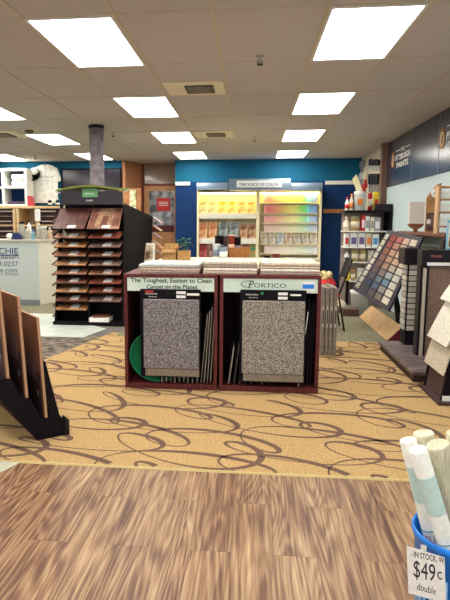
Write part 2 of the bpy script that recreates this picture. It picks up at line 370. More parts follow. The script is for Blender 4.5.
# ================================================================== CENTRE CABINETS
before = set(bpy.data.objects)
CY = 4.68; CD = .66
def cabinet(x0, x1, label, group):
    t = thing('sample_cabinet', ((x0+x1)/2, CY, .006), label, 'display cabinet', group)
    H = .965; w = .028
    for a in (x0, x1-w): MB().box(a, a+w, CY, CY+CD, .006, H-w).build('side_panel', CHERRY, t, .002)
    MB().box(x0, x1, CY-.004, CY+CD, H-w, H).build('top_panel', CHERRY, t, .002)
    MB().box(x0+w, x1-w, CY, CY+CD, .006, .05).build('bottom_panel', CHERRY, t, .002)
    MB().box(x0+w, x1-w, CY+CD-.012, CY+CD-.002, .05, H-w).build('back_panel', mat('dark_backing', (52, 26, 32), .7), t)
    s = MB().box(x0+w, x1-w, CY+.003, CY+.014, .826, H-w).build('header_sign', MINT, t)
    return t, s, x0+w, x1-w
t, s1, a, b = cabinet(-1.05, -.28, 'dark cherry open sample cabinet on the left with a toughest carpet sign', 'cherry sample cabinets')
text('lettering', 'The Toughest, Easiest to Clean', (a+.03, CY+.001, .886), (b-a-.05, 0, 0), (0, 0, .046), INK, s1, bold=.014)
text('lettering', 'Carpet on the Planet', (a+.16, CY+.001, .836), (.42, 0, 0), (0, 0, .044), INK, s1, bold=.014)
t, s2, a, b = cabinet(-.262, .54, 'dark cherry open sample cabinet on the right with a Portico sign', 'cherry sample cabinets')
text('lettering', 'ORTICO', (a+.245, CY+.001, .866), (.255, 0, 0), (0, 0, .034), INK, s2)
text('lettering', 'P', (a+.20, CY+.001, .86), (.035, 0, 0), (0, 0, .062), INK, s2, shear=.35)
m_ = MB()
arc = [(a+.20+.045*math.cos(q)*1.3, CY+.0015, .893+.026*math.sin(q)) for q in [math.radians(40+k*12) for k in range(24)]]
m_.tube(arc, [.0008+.0022*math.sin(math.pi*k/23) for k in range(24)], 5); m_.build('script_flourish', INK, s2)
st = atY(302, 291, CY)-V((.022, 0, 0)); en = atY(316, 280, CY)-V((.022, 0, 0))
MB().box(st.x, en.x-.01, CY, CY+.0025, .842, .916).build('price_sticker', PAPER, s2)
MB().box(st.x+.004, en.x-.014, CY-.0015, CY, .862, .896).build('blue_stripe', BLUEP, s2)

# hanging carpet sample boards
def carpetmat(name, c1, c2, sc=170):
    return mat(name, c1, .95, .05, .30 if c2[0]-c1[0] > 70 else .03, sc, c2=c2, bump=.8 if c2[0]-c1[0] > 70 else .25)
CP1 = carpetmat('speckled_grey_carpet', (86, 82, 88), (178, 172, 176)); CP2 = carpetmat('speckled_taupe_carpet', (106, 100, 94), (198, 190, 178))
CPS = carpetmat('flat_taupe_carpet', (120, 108, 98), (156, 144, 130)); CPE = mat('carpet_edge_beige', (186, 176, 160), .9, .05)
def hung(px, cm_, label, light, sx):
    bx0, bx1, bz0, bz1, cx0, cx1, cz0, cz1, fold = px
    t = thing('carpet_sample_board', ((bx0+bx1)/2, CY-.02, bz0), label, 'carpet sample')
    tl = .006  # stand-off from the cabinet front
    MB().box(bx0, bx1, CY-.026, CY-.006, bz0, bz1).build('backing_board', BLACK, t, .006)
    MB().box(cx0, cx1, CY-.046, CY-.0262, fold+.003, cz1).build('carpet_swatch', cm_, t, .008)
    MB().box(cx0+.012, cx1+.002, CY-.040, CY-.0262, cz0, fold).build('folded_carpet_edge', CPS, t, .005)
    MB().box((bx0+bx1)/2-.03, (bx0+bx1)/2+.05, CY-.0275, CY-.0262, bz1-.055, bz1-.02).build('hand_slot', mat('deep_black', (10, 8, 12), .8), t)
    hook = MB()
    for hx in (bx0+.08, bx1-.08): hook.box(hx, hx+.02, CY-.0055, CY+.002, bz1-.03, bz1-.02)
    hook.build('hanger_hook', BLACKM, t)
    for k, (sx0, sz, w, h) in enumerate(sx): MB().box(bx0+sx0, bx0+sx0+w, CY-.0285, CY-.0262, bz1-sz-h, bz1-sz).build('sticker', PAPER, t)
    text('lettering', 'MOHAWK', (bx0+.045, CY-.0275, bz1-.045), (.10, 0, 0), (0, 0, .013), PAPER, t)
    text('lettering', 'SmartStrand', (bx0+.07, CY-.0275, bz1-.066), (.07, 0, 0), (0, 0, .010), PAPER, t)
    return t
h1 = hung((-.912, -.415, .115, .845, -.882, -.425, .125, .765, .187), CP1, 'black hanging board with a speckled grey carpet swatch on the left cabinet', 0,
     [(.30, .015, .075, .022), (.30, .048, .075, .022), (.385, .03, .10, .018)])
MB().box(-.87, -.80, CY-.0285, CY-.0262, .818, .832).build('red_sticker', RED, h1)
h2 = hung((-.098, .425, .095, .85, -.078, .415, .105, .765, .165), CP2, 'black hanging board with a speckled taupe carpet swatch on the right cabinet', 0,
     [(.30, .018, .075, .022), (.30, .052, .075, .022), (.395, .03, .085, .014)])
MB().lathe((.075, CY-.0275, .822), [(.0, -.001), (.012, 0), (.0, .001)], 12, Matrix.Rotation(math.pi/2, 3, 'X')).build('green_sticker', mat('green_ink', (40, 150, 90), .6), h2)

# upright sample boards inside the cabinets
LEDGE = mat('board_edge_grey', (170, 160, 150), .8, .1)
def stand_board(xb, xt, z1, y0, y1, label, mt, grp, th=.011):
    t = thing('carpet_sample_board', (xb, (y0+y1)/2, .0505), label, 'carpet sample', grp)
    MB().hexa([(xb, y0, .0505), (xb+th, y0, .0505), (xb+th, y1, .0505), (xb, y1, .0505)], [(xt, y0, z1), (xt+th, y0, z1), (xt+th, y1, z1), (xt, y1, z1)]).build('backing_board', BLACK, t)
    MB().hexa([(xb+th, y0+.004, .056), (xb+th*1.8, y0+.004, .056), (xb+th*1.8, y1, .056), (xb+th, y1, .056)], [(xt+th, y0+.004, z1-.03), (xt+th*1.8, y0+.004, z1-.03), (xt+th*1.8, y1, z1-.03), (xt+th, y1, z1-.03)]).build('carpet_swatch', mt, t)
for k in range(9):
    stand_board(-.76+.037*k, -.76+.037*k, .60, CY+.02+.012*(k % 3), CY+.50, 'upright sample in the left cabinet, %s of the row behind the grey hanging carpet' % ORD[k], LEDGE, 'samples filed in the left cabinet')
for k in range(4):
    stand_board(-.425+.026*k, -.375+.020*k, .66+.03*k if k < 3 else .70, CY+.05, CY+.52, 'leaning thin sample in the left cabinet, %s from its right side' % ORD[3-k], CPE if k % 2 else LEDGE, 'leaning samples in the left cabinet', .007)
for k in range(8):
    stand_board(-.20+.045*k, -.16+.045*k, .40+.03*(k % 2), CY+.05+.01*(k % 3), CY+.5, 'upright dark sample in the right cabinet, %s from its left side' % ORD[k], mat('dark_swatch', (92, 82, 84), .9) if k % 2 else LEDGE, 'samples filed in the right cabinet')
stand_board(.37, .435, .70, CY+.02, CY+.5, 'thin white-edged sample leaning in the right cabinet beside the hanging carpet', PAPER, 'leaning samples in the right cabinet', .008)
for k, z in enumerate((.78, .72, .76)):
    stand_board(.415+.03*k, .448+.021*k, z, CY+.05+.02*k, CY+.55, 'tall black sample leaning at the right side of the right cabinet, %s from the side' % ORD[2-k], BLACK, 'leaning samples in the right cabinet', .010)
# green tray leaning behind the left hanging board
A = Matrix.Rotation(math.radians(100), 3, 'X')
tag(MB().lathe((-.785, CY+.06, .283), [(.0, .0), (.19, .0), (.205, .02), (.22, .05), (.228, .052), (.222, .03), (.2, -.004), (.0, -.005)], 40, A).build('round_tray', mat('green_plastic', (24, 124, 84), .4, .4)), 'round green plastic tray standing in the left cherry cabinet', 'tray')

# sample stacks on the cabinets
def flat(x0, x1, y0, y1, z0, z1, c, label, group, rot=0, pink=False):
    cx, cy = (x0+x1)/2, (y0+y1)/2
    M = Matrix.Translation((cx, cy, 0)) @ Matrix.Rotation(rot, 4, 'Z') @ Matrix.Translation((-cx, -cy, 0))
    t = thing('carpet_sample', (cx, cy, z0), label, 'carpet sample', group)
    MB(M).box(x0, x1, y0, y1, z0, z0+(z1-z0)*.25).build('backing', mat('beige_backing', (150, 124, 112), .8), t, .002)
    MB(M).box(x0+.003, x1-.003, y0+.002, y1, z0+(z1-z0)*.25, z1).build('pile', c, t, .006)
GB = carpetmat('grey_blue_carpet', (168, 174, 176), (206, 210, 208), 90); CRM = carpetmat('cream_carpet', (206, 196, 176), (236, 228, 208), 90)
WHC = carpetmat('white_carpet', (214, 212, 200), (244, 240, 228), 90); BEI = carpetmat('beige_carpet', (180, 164, 144), (212, 196, 174), 90); TPE = carpetmat('taupe_sample', (140, 124, 118), (176, 160, 148), 90)
names = ['bottom', 'second from the bottom', 'third from the bottom', 'top']
def stack(x0, x1, items, where, group):
    z = .9655
    for i, (th, c, cn, dx, rot) in enumerate(items):
        pos = 'top' if i == len(items)-1 else names[i]
        flat(x0+dx, x1+dx*.3, CY+.02+.01*i, CY+.60, z, z+th, c, '%s carpet sample, %s of the stack on %s' % (cn, pos, where), group, rot); z += th+.0005
stack(-.93, -.43, [(.022, TPE, 'taupe', 0, .0), (.020, BEI, 'beige', .01, .01), (.034, GB, 'pale grey', -.005, -.01)], 'the left cabinet', 'stack on the left cabinet')
stack(-.405, .035, [(.024, BEI, 'beige', 0, 0), (.024, WHC, 'white', .005, 0), (.022, TPE, 'taupe', 0, .01), (.032, CRM, 'thick cream', .004, -.008)], 'the middle of the cabinets', 'stack in the middle of the cabinets')
stack(.055, .53, [(.020, TPE, 'taupe', 0, 0), (.024, WHC, 'white', .004, .0), (.020, BEI, 'beige', 0, -.01), (.032, CRM, 'thick cream', .006, .004)], 'the right cabinet', 'stack on the right cabinet')

shift_new(before, .022)
# ================================================================== FLOORING SAMPLE RACK (left)
before = set(bpy.data.objects)
RY = 7.62
t = thing('flooring_rack', (-2.15, RY+.4, .004), 'tall black flooring sample rack with two columns of wood samples and a green top', 'display rack')
b_ = MB()
b_.box(-2.63, -1.62, RY-.06, RY+.30, .004, .05); b_.build('base_plate', BLACK, t, .004)
b_ = MB(); b_.hexa([(-2.64, RY+.26, .05), (-1.67, RY+.26, .05), (-1.66, RY+.29, .05), (-2.65, RY+.29, .05)], [(-2.52, RY+.26, 1.62), (-1.70, RY+.26, 1.62), (-1.69, RY+.29, 1.62), (-2.53, RY+.29, 1.62)])
b_.build('core', BLACK, t)
for xx, xt in ((-2.625, -2.56), (-2.158, -2.135), (-1.69, -1.69)):
    MB().hexa([(xx, RY, .05), (xx+.022, RY, .05), (xx+.022, RY+.255, .05), (xx, RY+.255, .05)], [(xt, RY+.16, 1.62), (xt+.022, RY+.16, 1.62), (xt+.022, RY+.255, 1.62), (xt, RY+.255, 1.62)]).build('divider', BLACK, t)
# right wing panel running back
MB().hexa([(-1.665, RY+.1, .05), (-1.50, 8.72, .05), (-1.52, 8.74, .05), (-1.69, RY+.14, .05)], [(-1.665, RY+.1, 1.64), (-1.44, 8.72, 1.47), (-1.46, 8.74, 1.47), (-1.69, RY+.14, 1.64)]).build('side_panel', BLACK, t)
MB().hexa([(-1.54, 8.70, .05), (-1.52, 8.72, .05), (-2.2, 8.74, .05), (-2.2, 8.71, .05)], [(-1.48, 8.70, 1.46), (-1.46, 8.72, 1.46), (-2.2, 8.74, 1.46), (-2.2, 8.71, 1.46)]).build('back_panel', BLACK, t)
hd = MB().box(-2.50, -1.66, RY+.02, RY+.10, 1.615, 1.79).build('header_panel', mat('dark_walnut_header', (32, 20, 26), .3, .5), t, .004)
lb = atY(82, 197, RY)+V((.02, 0, 0)); lt = atY(97, 189, RY)+V((.02, 0, 0))
MB().box(lb.x, lt.x, RY+.012, RY+.0195, lb.z, lt.z+.01).build('green_label', mat('green_label', (104, 160, 110), .6), hd)
text('lettering', 'laminate', (lb.x+.04, RY+.011, lb.z+.035), (.12, 0, 0), (0, 0, .03), PAPER, hd)
text('lettering', 'FLOORING', (lb.x+.05, RY+.019, lb.z-.055), (.09, 0, 0), (0, 0, .02), PAPER, hd)
cn = MB(); GRN = mat('olive_green_top', (104, 112, 44), .45, .3)
N_ = 20; top = []; 
for k in range(N_+1):
    u = k/N_; x = -2.58+.95*u; y = RY+.06-.12*math.sin(math.pi*u); z = 1.80+.055*math.sin(math.pi*u)
    top.append((x, y, z))
for k in range(N_):
    (x, y, z), (x2, y2, z2) = top[k], top[k+1]
    cn.hexa([(x, y, z-.012), (x2, y2, z2-.012), (x2, RY+.27, 1.82), (x, RY+.27, 1.82)], [(x, y, z+.012), (x2, y2, z2+.012), (x2, RY+.27, 1.845), (x, RY+.27, 1.845)])
cn.build('canopy', GRN, t)
MB().tube([(-2.60, RY+.08, 1.81), (-2.54, RY+.04, 1.775), (-2.50, RY+.03, 1.77)], .008, 6).build('bracket_rod', STEEL, t)
MB().tube([(-1.58, RY+.08, 1.82), (-1.62, RY+.04, 1.785), (-1.66, RY+.03, 1.775)], .008, 6).build('bracket_rod', STEEL, t)
tr = MB()
def woodm(n, c): return mat(n, c, .4, .35, .16, 7, stretch=(2, 2, 2))
WD = {'dark mahogany': woodm('mahogany', (88, 52, 48)), 'striped brown and tan': woodm('striped', (156, 122, 98)), 'reddish cherry': woodm('redcherry', (134, 72, 56)),
      'golden oak': woodm('goldoak', (170, 120, 80)), 'grey brown': woodm('greybrown', (128, 100, 90)), 'warm brown': woodm('warmbrown', (150, 104, 80)), 'pale tan': woodm('paletan', (184, 138, 98)), 'chestnut': woodm('chestnut', (118, 76, 62))}
LC = ['dark mahogany', 'warm brown', 'golden oak', 'warm brown', 'pale tan', 'warm brown', 'chestnut', 'pale tan', 'chestnut', 'golden oak']
RC = ['striped brown and tan', 'reddish cherry', 'grey brown', 'chestnut', 'grey brown', 'warm brown', 'reddish cherry', 'reddish cherry', 'grey brown']
def xl(z): return -2.595
def xm(z): return -2.135
DIV = .025
for cn_, L_, nm in ((0, LC, 'left'), (1, RC, 'right')):
    for i, wn in enumerate(L_):
        zb = 1.295 - .121*i
        xa, xb_ = ((xl(zb), xm(zb)-DIV-.006) if cn_ == 0 else (xm(zb)+.006, -1.70))
        big = i == 0; z2 = zb+(.27 if big else .082); y2 = RY+(.15 if big else .235); yf = RY-.035 if not big else RY-.06
        sh = (.05 if cn_ == 0 else .035) if big else 0
        q = thing('flooring_sample', ((xa+xb_)/2, RY, zb), '%s flooring sample, %s from top in the rack\'s %s column' % (wn, ORD[i], nm), 'flooring sample', '%s column of wood samples' % nm)
        a_, b2, c_, d_ = V((xa, yf, zb)), V((xb_, yf, zb)), V((xb_+(sh if cn_ == 0 else sh*.2), y2, z2)), V((xa+sh, y2, z2))
        MB().slab(a_, b2, c_, d_, .010).build('plank', WD[wn], q)
        if wn.startswith('striped'):
            e1, e2 = (b2-a_), (d_-a_); nn = e1.cross(e2).normalized()*.0105
            sp_ = MB(); 
            for (u0, u1, v0, v1) in ((.02, .22, 0, 1), (.40, .60, 0, .62), (.75, .97, .1, 1)): sp_.slab(a_+e1*u0+e2*v0+nn, a_+e1*u1+e2*v0+nn, a_+e1*u1+e2*v1+nn, a_+e1*u0+e2*v1+nn, .001)
            sp_.build('plank_strip', WD['chestnut'], q)
        e1, e2 = (b2-a_), (d_-a_); nn = e1.cross(e2).normalized()*.0112
        v0, v1 = (.03, .16) if big else (.10, .62)
        MB().slab(a_+e1*.44+e2*v0+nn, a_+e1*.70+e2*v0+nn, a_+e1*.72+e2*v1+nn, a_+e1*.46+e2*v1+nn, .001).build('paper_label', PAPER, q)
        # tray under sample
        ty_ = RY+.25
        if not big: tr.slab((xa, RY-.03, zb-.008), (xb_, RY-.03, zb-.008), (xb_, ty_, zb+.078), (xa, ty_, zb+.078), -.005)
        else: tr.slab((xa, RY-.05, zb-.010), (xb_, RY-.05, zb-.010), (xb_, RY+.17, z2-.012), (xa, RY+.17, z2-.012), -.006)
tr.build('slanted_tray', BLACK, t)
# samples seen edge-on at the rack's two sides
for i in range(10):
    z = 1.42-.145*i; x = -2.628+.003*(10-i)
    tag(MB().slab((x, RY+.18, z+.05), (x-.10, RY+.18, z-.03), (x-.10, RY+.26, z-.03), (x, RY+.26, z+.05), .022).build('flooring_sample', WD['chestnut'] if i % 2 else WD['greybrown' if 0 else 'grey brown']), 'flooring sample seen edge on at the left side of the rack, %s from the top' % ORD[i], 'flooring sample', 'edge-on samples left of the rack')
for i in range(5):
    z = 1.40-.115*i
    tag(MB().slab((-1.43-.006*i, 8.60, z+.05), (-1.31-.006*i, 8.60, z-.03), (-1.31-.006*i, 8.85, z-.03), (-1.43-.006*i, 8.85, z+.05), .012).build('flooring_sample', WD['pale tan'] if i % 2 else WD['grey brown']), 'flooring sample seen edge on behind the rack\'s black side panel, %s from the top' % ORD[i], 'flooring sample', 'edge-on samples right of the rack')
# brochures on the rack base
q = thing('brochure_stack', (-1.97, RY+.05, .0505), 'small stack of white and brown booklets on the rack base', 'booklets')
MB().box(-2.13, -1.86, RY-.045, RY+.22, .0505, .105).build('booklet_pile', PAPER, q)
MB(Matrix.Translation((-1.99, RY+.08, 0)) @ Matrix.Rotation(.25, 4, 'Z')).box(-.11, .12, -.10, .12, .106, .125).build('top_booklet', WD['chestnut'], q)

shift_new(before, -.02)
# ================================================================== LEFT FOREGROUND BOARD RACK
E0 = V((-1.184, 3.546, .007)); nv = V((.78, .625, 0)).normalized(); dv = V((-.625, .78, 0)).normalized()
def LP(s, z, d=0): return E0 + nv*s + dv*d + V((0, 0, z))
t = thing('board_display_rack', LP(-.09, 0, .4), 'low black stepped rack holding tall brown sample boards at the left edge', 'display rack')
prof = [(-.183, 0), (0, 0), (.012, .10), (-.028, .125), (-.115, .505), (-.128, .505), (-.10, .14), (-.155, .14), (-.225, .29), (-.275, .29), (-.335, .43), (-.42, .43), (-.40, .30)]
MB().prism([LP(s, z, .0) for s, z in prof], dv*.92).build('stepped_body', BLACK, t)
MB().prism([LP(.0, .0, -.012), LP(.03, .0, -.012), LP(.03, .10, -.012), LP(.0, .13, -.012)], dv*.05).build('foot', BLACKM, t, .004)
BB = mat('brown_sample_face', (118, 78, 58), .5, .3, .06, 6); ED = mat('tan_board_edge', (176, 138, 108), .6, .2); DK = mat('dark_board_print', (52, 34, 36), .5, .3, .2, 5)
def lboard(s0, z0, s1, z1, label):
    th = .016; q = thing('sample_board', LP(s0-.02, z0, .4), label, 'sample board', 'boards in the left rack')
    w = nv*th
    a_, b2 = LP(s0, z0, -.004)-w, LP(s0, z0, .88)-w; c_, d_ = LP(s1, z1, .88)-w, LP(s1, z1, -.004)-w
    MB().slab(a_, b2, c_, d_, tuple(w)).build('core_board', ED, q)
    f_ = nv*(-.0025)
    MB().slab(a_+dv*.004, b2, c_, d_+dv*.004, tuple(f_)).build('brown_face', BB, q)
    up = d_-a_; lo = f_*1.05
    MB().slab(a_+dv*.03+lo+up*.01, a_+dv*.80+lo+up*.01, a_+dv*.80+up*.44+lo, a_+dv*.03+up*.44+lo, tuple(f_*.4)).build('dark_print', DK, q)
    l2 = f_*1.5
    MB().slab(a_+dv*.09+up*.36+l2, a_+dv*.28+up*.36+l2, a_+dv*.28+up*.62+l2, a_+dv*.09+up*.62+l2, tuple(f_*.4)).build('paper_label', mat('mauve_label', (110, 84, 88), .6), q)
    MB().slab(a_+dv*.08+up*.19+l2, a_+dv*.10+up*.19+l2, a_+dv*.10+up*.25+l2, a_+dv*.08+up*.25+l2, tuple(f_*.4)).build('silver_mark', STEEL, q)
lboard(-.343, .4305, -.375, .99, 'tall brown sample board at the far left, the frontmost and highest in the rack')
lboard(-.232, .2905, -.263, .928, 'tall brown sample board in the middle of the left rack')
lboard(-.112, .1405, -.147, .79, 'lowest brown sample board on the right of the left rack')

# ================================================================== WHITE COUNTER (left)
DY = 9.4
t = thing('service_counter', (-4.1, DY+.35, 0), 'white service counter with navy shop lettering on its front', 'counter')
xr_ = -3.505
MB().box(-5.4, xr_, DY, DY+.62, .0, 1.06).build('cabinet_body', mat('counter_white', (196, 206, 204), .5, .3), t)
MB().prism([(xr_, DY, 0), (xr_+.22, DY+.62, 0), (xr_, DY+.62, 0)], (0, 0, 1.06)).build('side_panel', mat('counter_side_white', (224, 222, 208), .5, .3), t)
MB().prism([(-5.42, DY-.03, 1.06), (xr_+.01, DY-.03, 1.06), (xr_+.26, DY+.66, 1.06), (-5.42, DY+.66, 1.06)], (0, 0, .035)).build('countertop', mat('grey_counter_top', (186, 182, 170), .4, .4), t, .004)
MB().box(-5.4, xr_, DY-.006, DY, .0, .09).build('toe_kick', mat('grey_kick', (130, 136, 140), .6), t)
def T(s, px0, px1, py0, py1, mt=NAVYINK, sh=0, b_=0):
    a_ = atY(px0, py1, DY-.002); c_ = atY(px1, py0, DY-.002)
    text('lettering', s, (a_.x, DY-.002, a_.z), (c_.x-a_.x, 0, 0), (0, 0, c_.z-a_.z), mt, t, sh, None, b_)
a_ = atY(-2, 252, DY); c_ = atY(18.5, 247, DY)
MB().box(a_.x-.7, c_.x, DY-.0015, DY, atY(0, 258.5, DY).z, atY(0, 254.5, DY).z).build('navy_band', NAVYINK, t)
T('CHIE', -1, 18, 248, 254, b_=.01)
T('Painting', -6, 17.5, 254.8, 259, PAPER, .12)
T('3.0237', -1, 18, 261.5, 266)
T('ie.com', -1, 17, 268, 272.5)
T('ooooo 00000', -12, 18.5, 273.5, 275)
# glass bottles, cloths, dispenser on the counter
CZ = 1.0955
GLS = mat('clear_plastic', (206, 204, 190), .1, .5, trans=.5)
def bottle(px, y, h, r, label, mt, cap, neck=.35):
    b0 = atY(px, 236, y); x = b0.x
    q = thing('bottle', (x, y, CZ), label, 'bottle', 'things on the white counter')
    MB().lathe((x, y, CZ), [(r*.95, 0), (r, .01), (r, h*.6), (r*.8, h*.72), (r*neck, h*.8), (r*neck, h*.88)], 18).build('body', mt, q)
    MB().lathe((x, y, CZ), [(r*neck*1.2, h*.88), (r*neck*1.2, h)], 14).build('cap', cap, q)
bottle(22, DY+.3, .30, .06, 'clear jar with a dark lid at the left of the counter clutter', GLS, INK, .6)
bottle(28, DY+.2, .24, .045, 'short clear bottle beside the blue spray bottle', GLS, WHITE)
bottle(33, DY+.35, .16, .03, 'small light blue bottle on the white counter', mat('light_blue_plastic', (130, 180, 210), .3), BLUEP)
bottle(39, DY+.3, .27, .05, 'clear bottle with a pale label right of the blue bottle', GLS, WHITE)
bottle(44, DY+.25, .22, .06, 'wide clear tumbler at the right of the counter clutter', GLS, WHITE, .7)
bottle(50, DY+.4, .20, .045, 'small tan bottle at the right end of the counter', mat('tan_plastic', (196, 170, 140), .4), WHITE)
bottle(29.5, DY+.42, .33, .035, 'slim black and white spray bottle standing behind the clear bottles', WHITE, INK)
a_ = atY(17, 236, DY+.15)
q = thing('tape_dispenser', (a_.x, DY+.15, CZ), 'white and navy desk dispenser at the front of the counter', 'dispenser')
MB().prism([(a_.x-.09, DY+.1, CZ), (a_.x+.09, DY+.1, CZ), (a_.x+.09, DY+.1, CZ+.07), (a_.x+.03, DY+.1, CZ+.12), (a_.x-.05, DY+.1, CZ+.12)], (0, .08, 0)).build('body', mat('navy_plastic', (40, 52, 96), .4), q, .01)
MB().tube([(a_.x-.12, DY+.10, CZ+.055), (a_.x-.12, DY+.17, CZ+.055)], .05, 18).build('roll', WHITE, q)

# ================================================================== BACK LEFT: shelving, cube shelf, shirt
t = thing('wall_shelving', (-4.7, 12.2, 0), 'light wood shelving with filing slots behind the white counter', 'shelving')
SY = 12.0; zt = atY(30, 206, SY).z
MB().box(-6.2, -3.75, SY, YB-.002, zt-.05, zt).build('top_board', BIRCH, t, .003)
for px in (14, 17.5, 37, 61): x = atY(px, 220, SY).x; MB().box(x-.03, x+.03, SY+.01, YB-.004, 0, zt-.05).build('upright', BIRCH, t)
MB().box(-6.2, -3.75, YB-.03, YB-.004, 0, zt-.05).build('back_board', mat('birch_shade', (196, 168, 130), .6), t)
for z in (zt-.42, zt-.85): MB().box(-6.2, -3.75, SY+.02, YB-.03, z, z+.03).build('shelf', BIRCH, t)
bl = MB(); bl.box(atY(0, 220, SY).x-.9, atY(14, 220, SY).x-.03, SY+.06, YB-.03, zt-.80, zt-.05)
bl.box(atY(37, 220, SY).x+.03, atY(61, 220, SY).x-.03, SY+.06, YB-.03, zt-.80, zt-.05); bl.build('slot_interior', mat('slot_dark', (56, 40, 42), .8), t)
k_ = 0
for (pa, pb) in ((-8, 13), (38.5, 56)):
    for i in range(6):
        k_ += 1; xa, xb_ = atY(pa, 220, SY).x+.04, atY(pb, 220, SY).x-.02; z = zt-.12-.105*i
        tag(MB().box(xa, xb_-.02*(i % 3), SY+.02, SY+.058, z, z+.022).build('filed_sheet', WD['grey brown'] if i % 2 else mat('pale_sheet', (196, 176, 168), .7)),
            'sheet in the %s filing slots of the light wood shelving, %s from the top' % ('left' if pa < 0 else 'right', ORD[i]), 'sheet', 'sheets in the filing slots')
a_ = atY(35, 221, SY-.01); c_ = atY(40, 209, SY-.01)
tag(MB().box(a_.x, c_.x, SY-.010, SY, a_.z, c_.z).build('notice', PAPER), 'small white notice pinned on the light wood shelving', 'notice')
# cube shelf
q0 = atY(0, 205, SY+.05); q1 = atY(27, 168, SY+.05); q2 = atY(18, 168, SY+.05)
t = thing('cube_shelf', (q0.x-.3, SY+.2, zt), 'white cube shelf standing on the light wood shelving at the left edge', 'shelf unit')
CX1 = q1.x-.02; cz1 = q1.z; x0_ = CX1-1.55
cw = .05
xs = [x0_, x0_+.5, x0_+1.0, CX1-cw]
MB().box(x0_, CX1, SY+.05, SY+.45, cz1-cw, cz1).build('top_board', WHITE, t); MB().box(x0_, CX1, SY+.05, SY+.45, zt+.0005, zt+.04).build('bottom_board', WHITE, t)
for x in xs: MB().box(x, x+cw if x != xs[-1] else x+cw, SY+.05, SY+.45, zt+.04, cz1-cw).build('upright', WHITE, t)
zm = (zt+cz1)/2; MB().box(x0_+cw, CX1-cw, SY+.06, SY+.45, zm-.02, zm+.02).build('middle_shelf', WHITE, t)
MB().box(x0_+.01, CX1-.01, SY+.43, SY+.449, zt+.02, cz1-.02).build('back_board', NAVY, t)
for i, (zz_, n_) in enumerate(((zm+.0205, 'upper'), (zm+.155, 'stacked'))):
    tag(MB().box(xs[2]+.2, xs[3]-.01, SY+.08, SY+.3, zz_, zz_+.12).build('folded_towel', WHITE, None, .03), ('lower' if i == 0 else 'upper') + ' white folded bundle in the top right cube of the shelf', 'folded cloth', 'folded bundles in the cube shelf')
tag(MB().box(xs[2]+.08, xs[3]-.03, SY+.1, SY+.35, zt+.0405, zt+.10).build('folded_towel', mat('dark_cloth', (70, 62, 80), .9), None, .02), 'dark folded cloth in the lower right cube of the white shelf', 'folded cloth')
# red book
a_ = atY(24, 204, SY+.06)
a_.x += .05
tag(MB().hexa([(a_.x, SY+.06, zt+.0005), (a_.x+.13, SY+.06, zt+.0005), (a_.x+.13, SY+.25, zt+.0005), (a_.x, SY+.25, zt+.0005)], [(a_.x-.03, SY+.06, zt+.21), (a_.x+.09, SY+.06, zt+.21), (a_.x+.09, SY+.25, zt+.21), (a_.x-.03, SY+.25, zt+.21)]).build('book', mat('red_book', (190, 70, 76), .6)), 'red book leaning on the shelving between cube shelf and shirt', 'book')
# shirt
SHY = YB-.10
def sp(a_, b2): q_ = atY(a_, b2, SHY); return (q_.x, SHY, q_.z)
out = [(40, 165), (43.5, 164.2), (47.5, 164.2), (51, 165), (57, 168), (60.5, 178), (60.5, 181), (57.5, 182), (57.5, 203), (33.5, 203), (33, 181.5), (29.5, 180), (29.8, 176), (34, 168)]
q = thing('shirt', sp(45, 203), 'white short-sleeved shirt displayed flat on the teal back wall', 'shirt')
SH = mat('white_cotton', (232, 234, 228), .9, .05, .05, 10, bump=.2)
MB().prism([sp(*o_) for o_ in out], (0, .045, 0)).build('body', SH, q, .015)
cc = [sp(43+.25*k, 164.6+.9*math.sin(math.pi*k/14)) for k in range(15)]; MB().tube([(x, y-.003, z) for x, y, z in cc], .012, 6).build('collar', mat('collar_grey', (176, 180, 176), .9), q)
a_ = sp(38, 178); c_ = sp(54, 175.8); text('lettering', 'THE PAINT', (a_[0], SHY-.005, a_[2]), (c_[0]-a_[0], 0, 0), (0, 0, c_[2]-a_[2]), mat('grey_print', (120, 124, 130), .9), q)
a_ = sp(43, 181); c_ = sp(50, 180); text('lettering', 'SHOP', (a_[0], SHY-.005, a_[2]), (c_[0]-a_[0], 0, 0), (0, 0, c_[2]-a_[2]), MATS['grey_print'], q)
# cap hung beside shirt
a_ = atY(33, 174, SHY-.12)
q = thing('cap', (a_.x, SHY-.12, a_.z-.1), 'black cap with a white front hanging beside the white shirt', 'cap')
A = Matrix.Rotation(math.radians(70), 3, 'X')
MB().lathe((a_.x, SHY+.0, a_.z), [(.115, 0), (.112, .05), (.09, .10), (.05, .13), (0, .14)], 20, A).build('crown', BLACK, q)
MB().lathe((a_.x+.0, SHY-.005, a_.z+.02), [(.10, .05), (.095, .09), (.06, .135), (0, .155)], 20, A).build('front_panel', PAPER, q)
MB().prism([(a_.x-.11, SHY-.02, a_.z-.06), (a_.x+.11, SHY-.02, a_.z-.06), (a_.x+.08, SHY-.13, a_.z-.13), (a_.x, SHY-.16, a_.z-.15), (a_.x-.08, SHY-.13, a_.z-.13)], (0, 0, .015)).build('brim', BLACK, q)
tag(MB().tube([(a_.x, YB-.002, a_.z+.02), (a_.x, SHY+.005, a_.z+.02)], .008, 6).build('wall_hook', STEEL), 'small metal hook holding the black cap', 'hook')
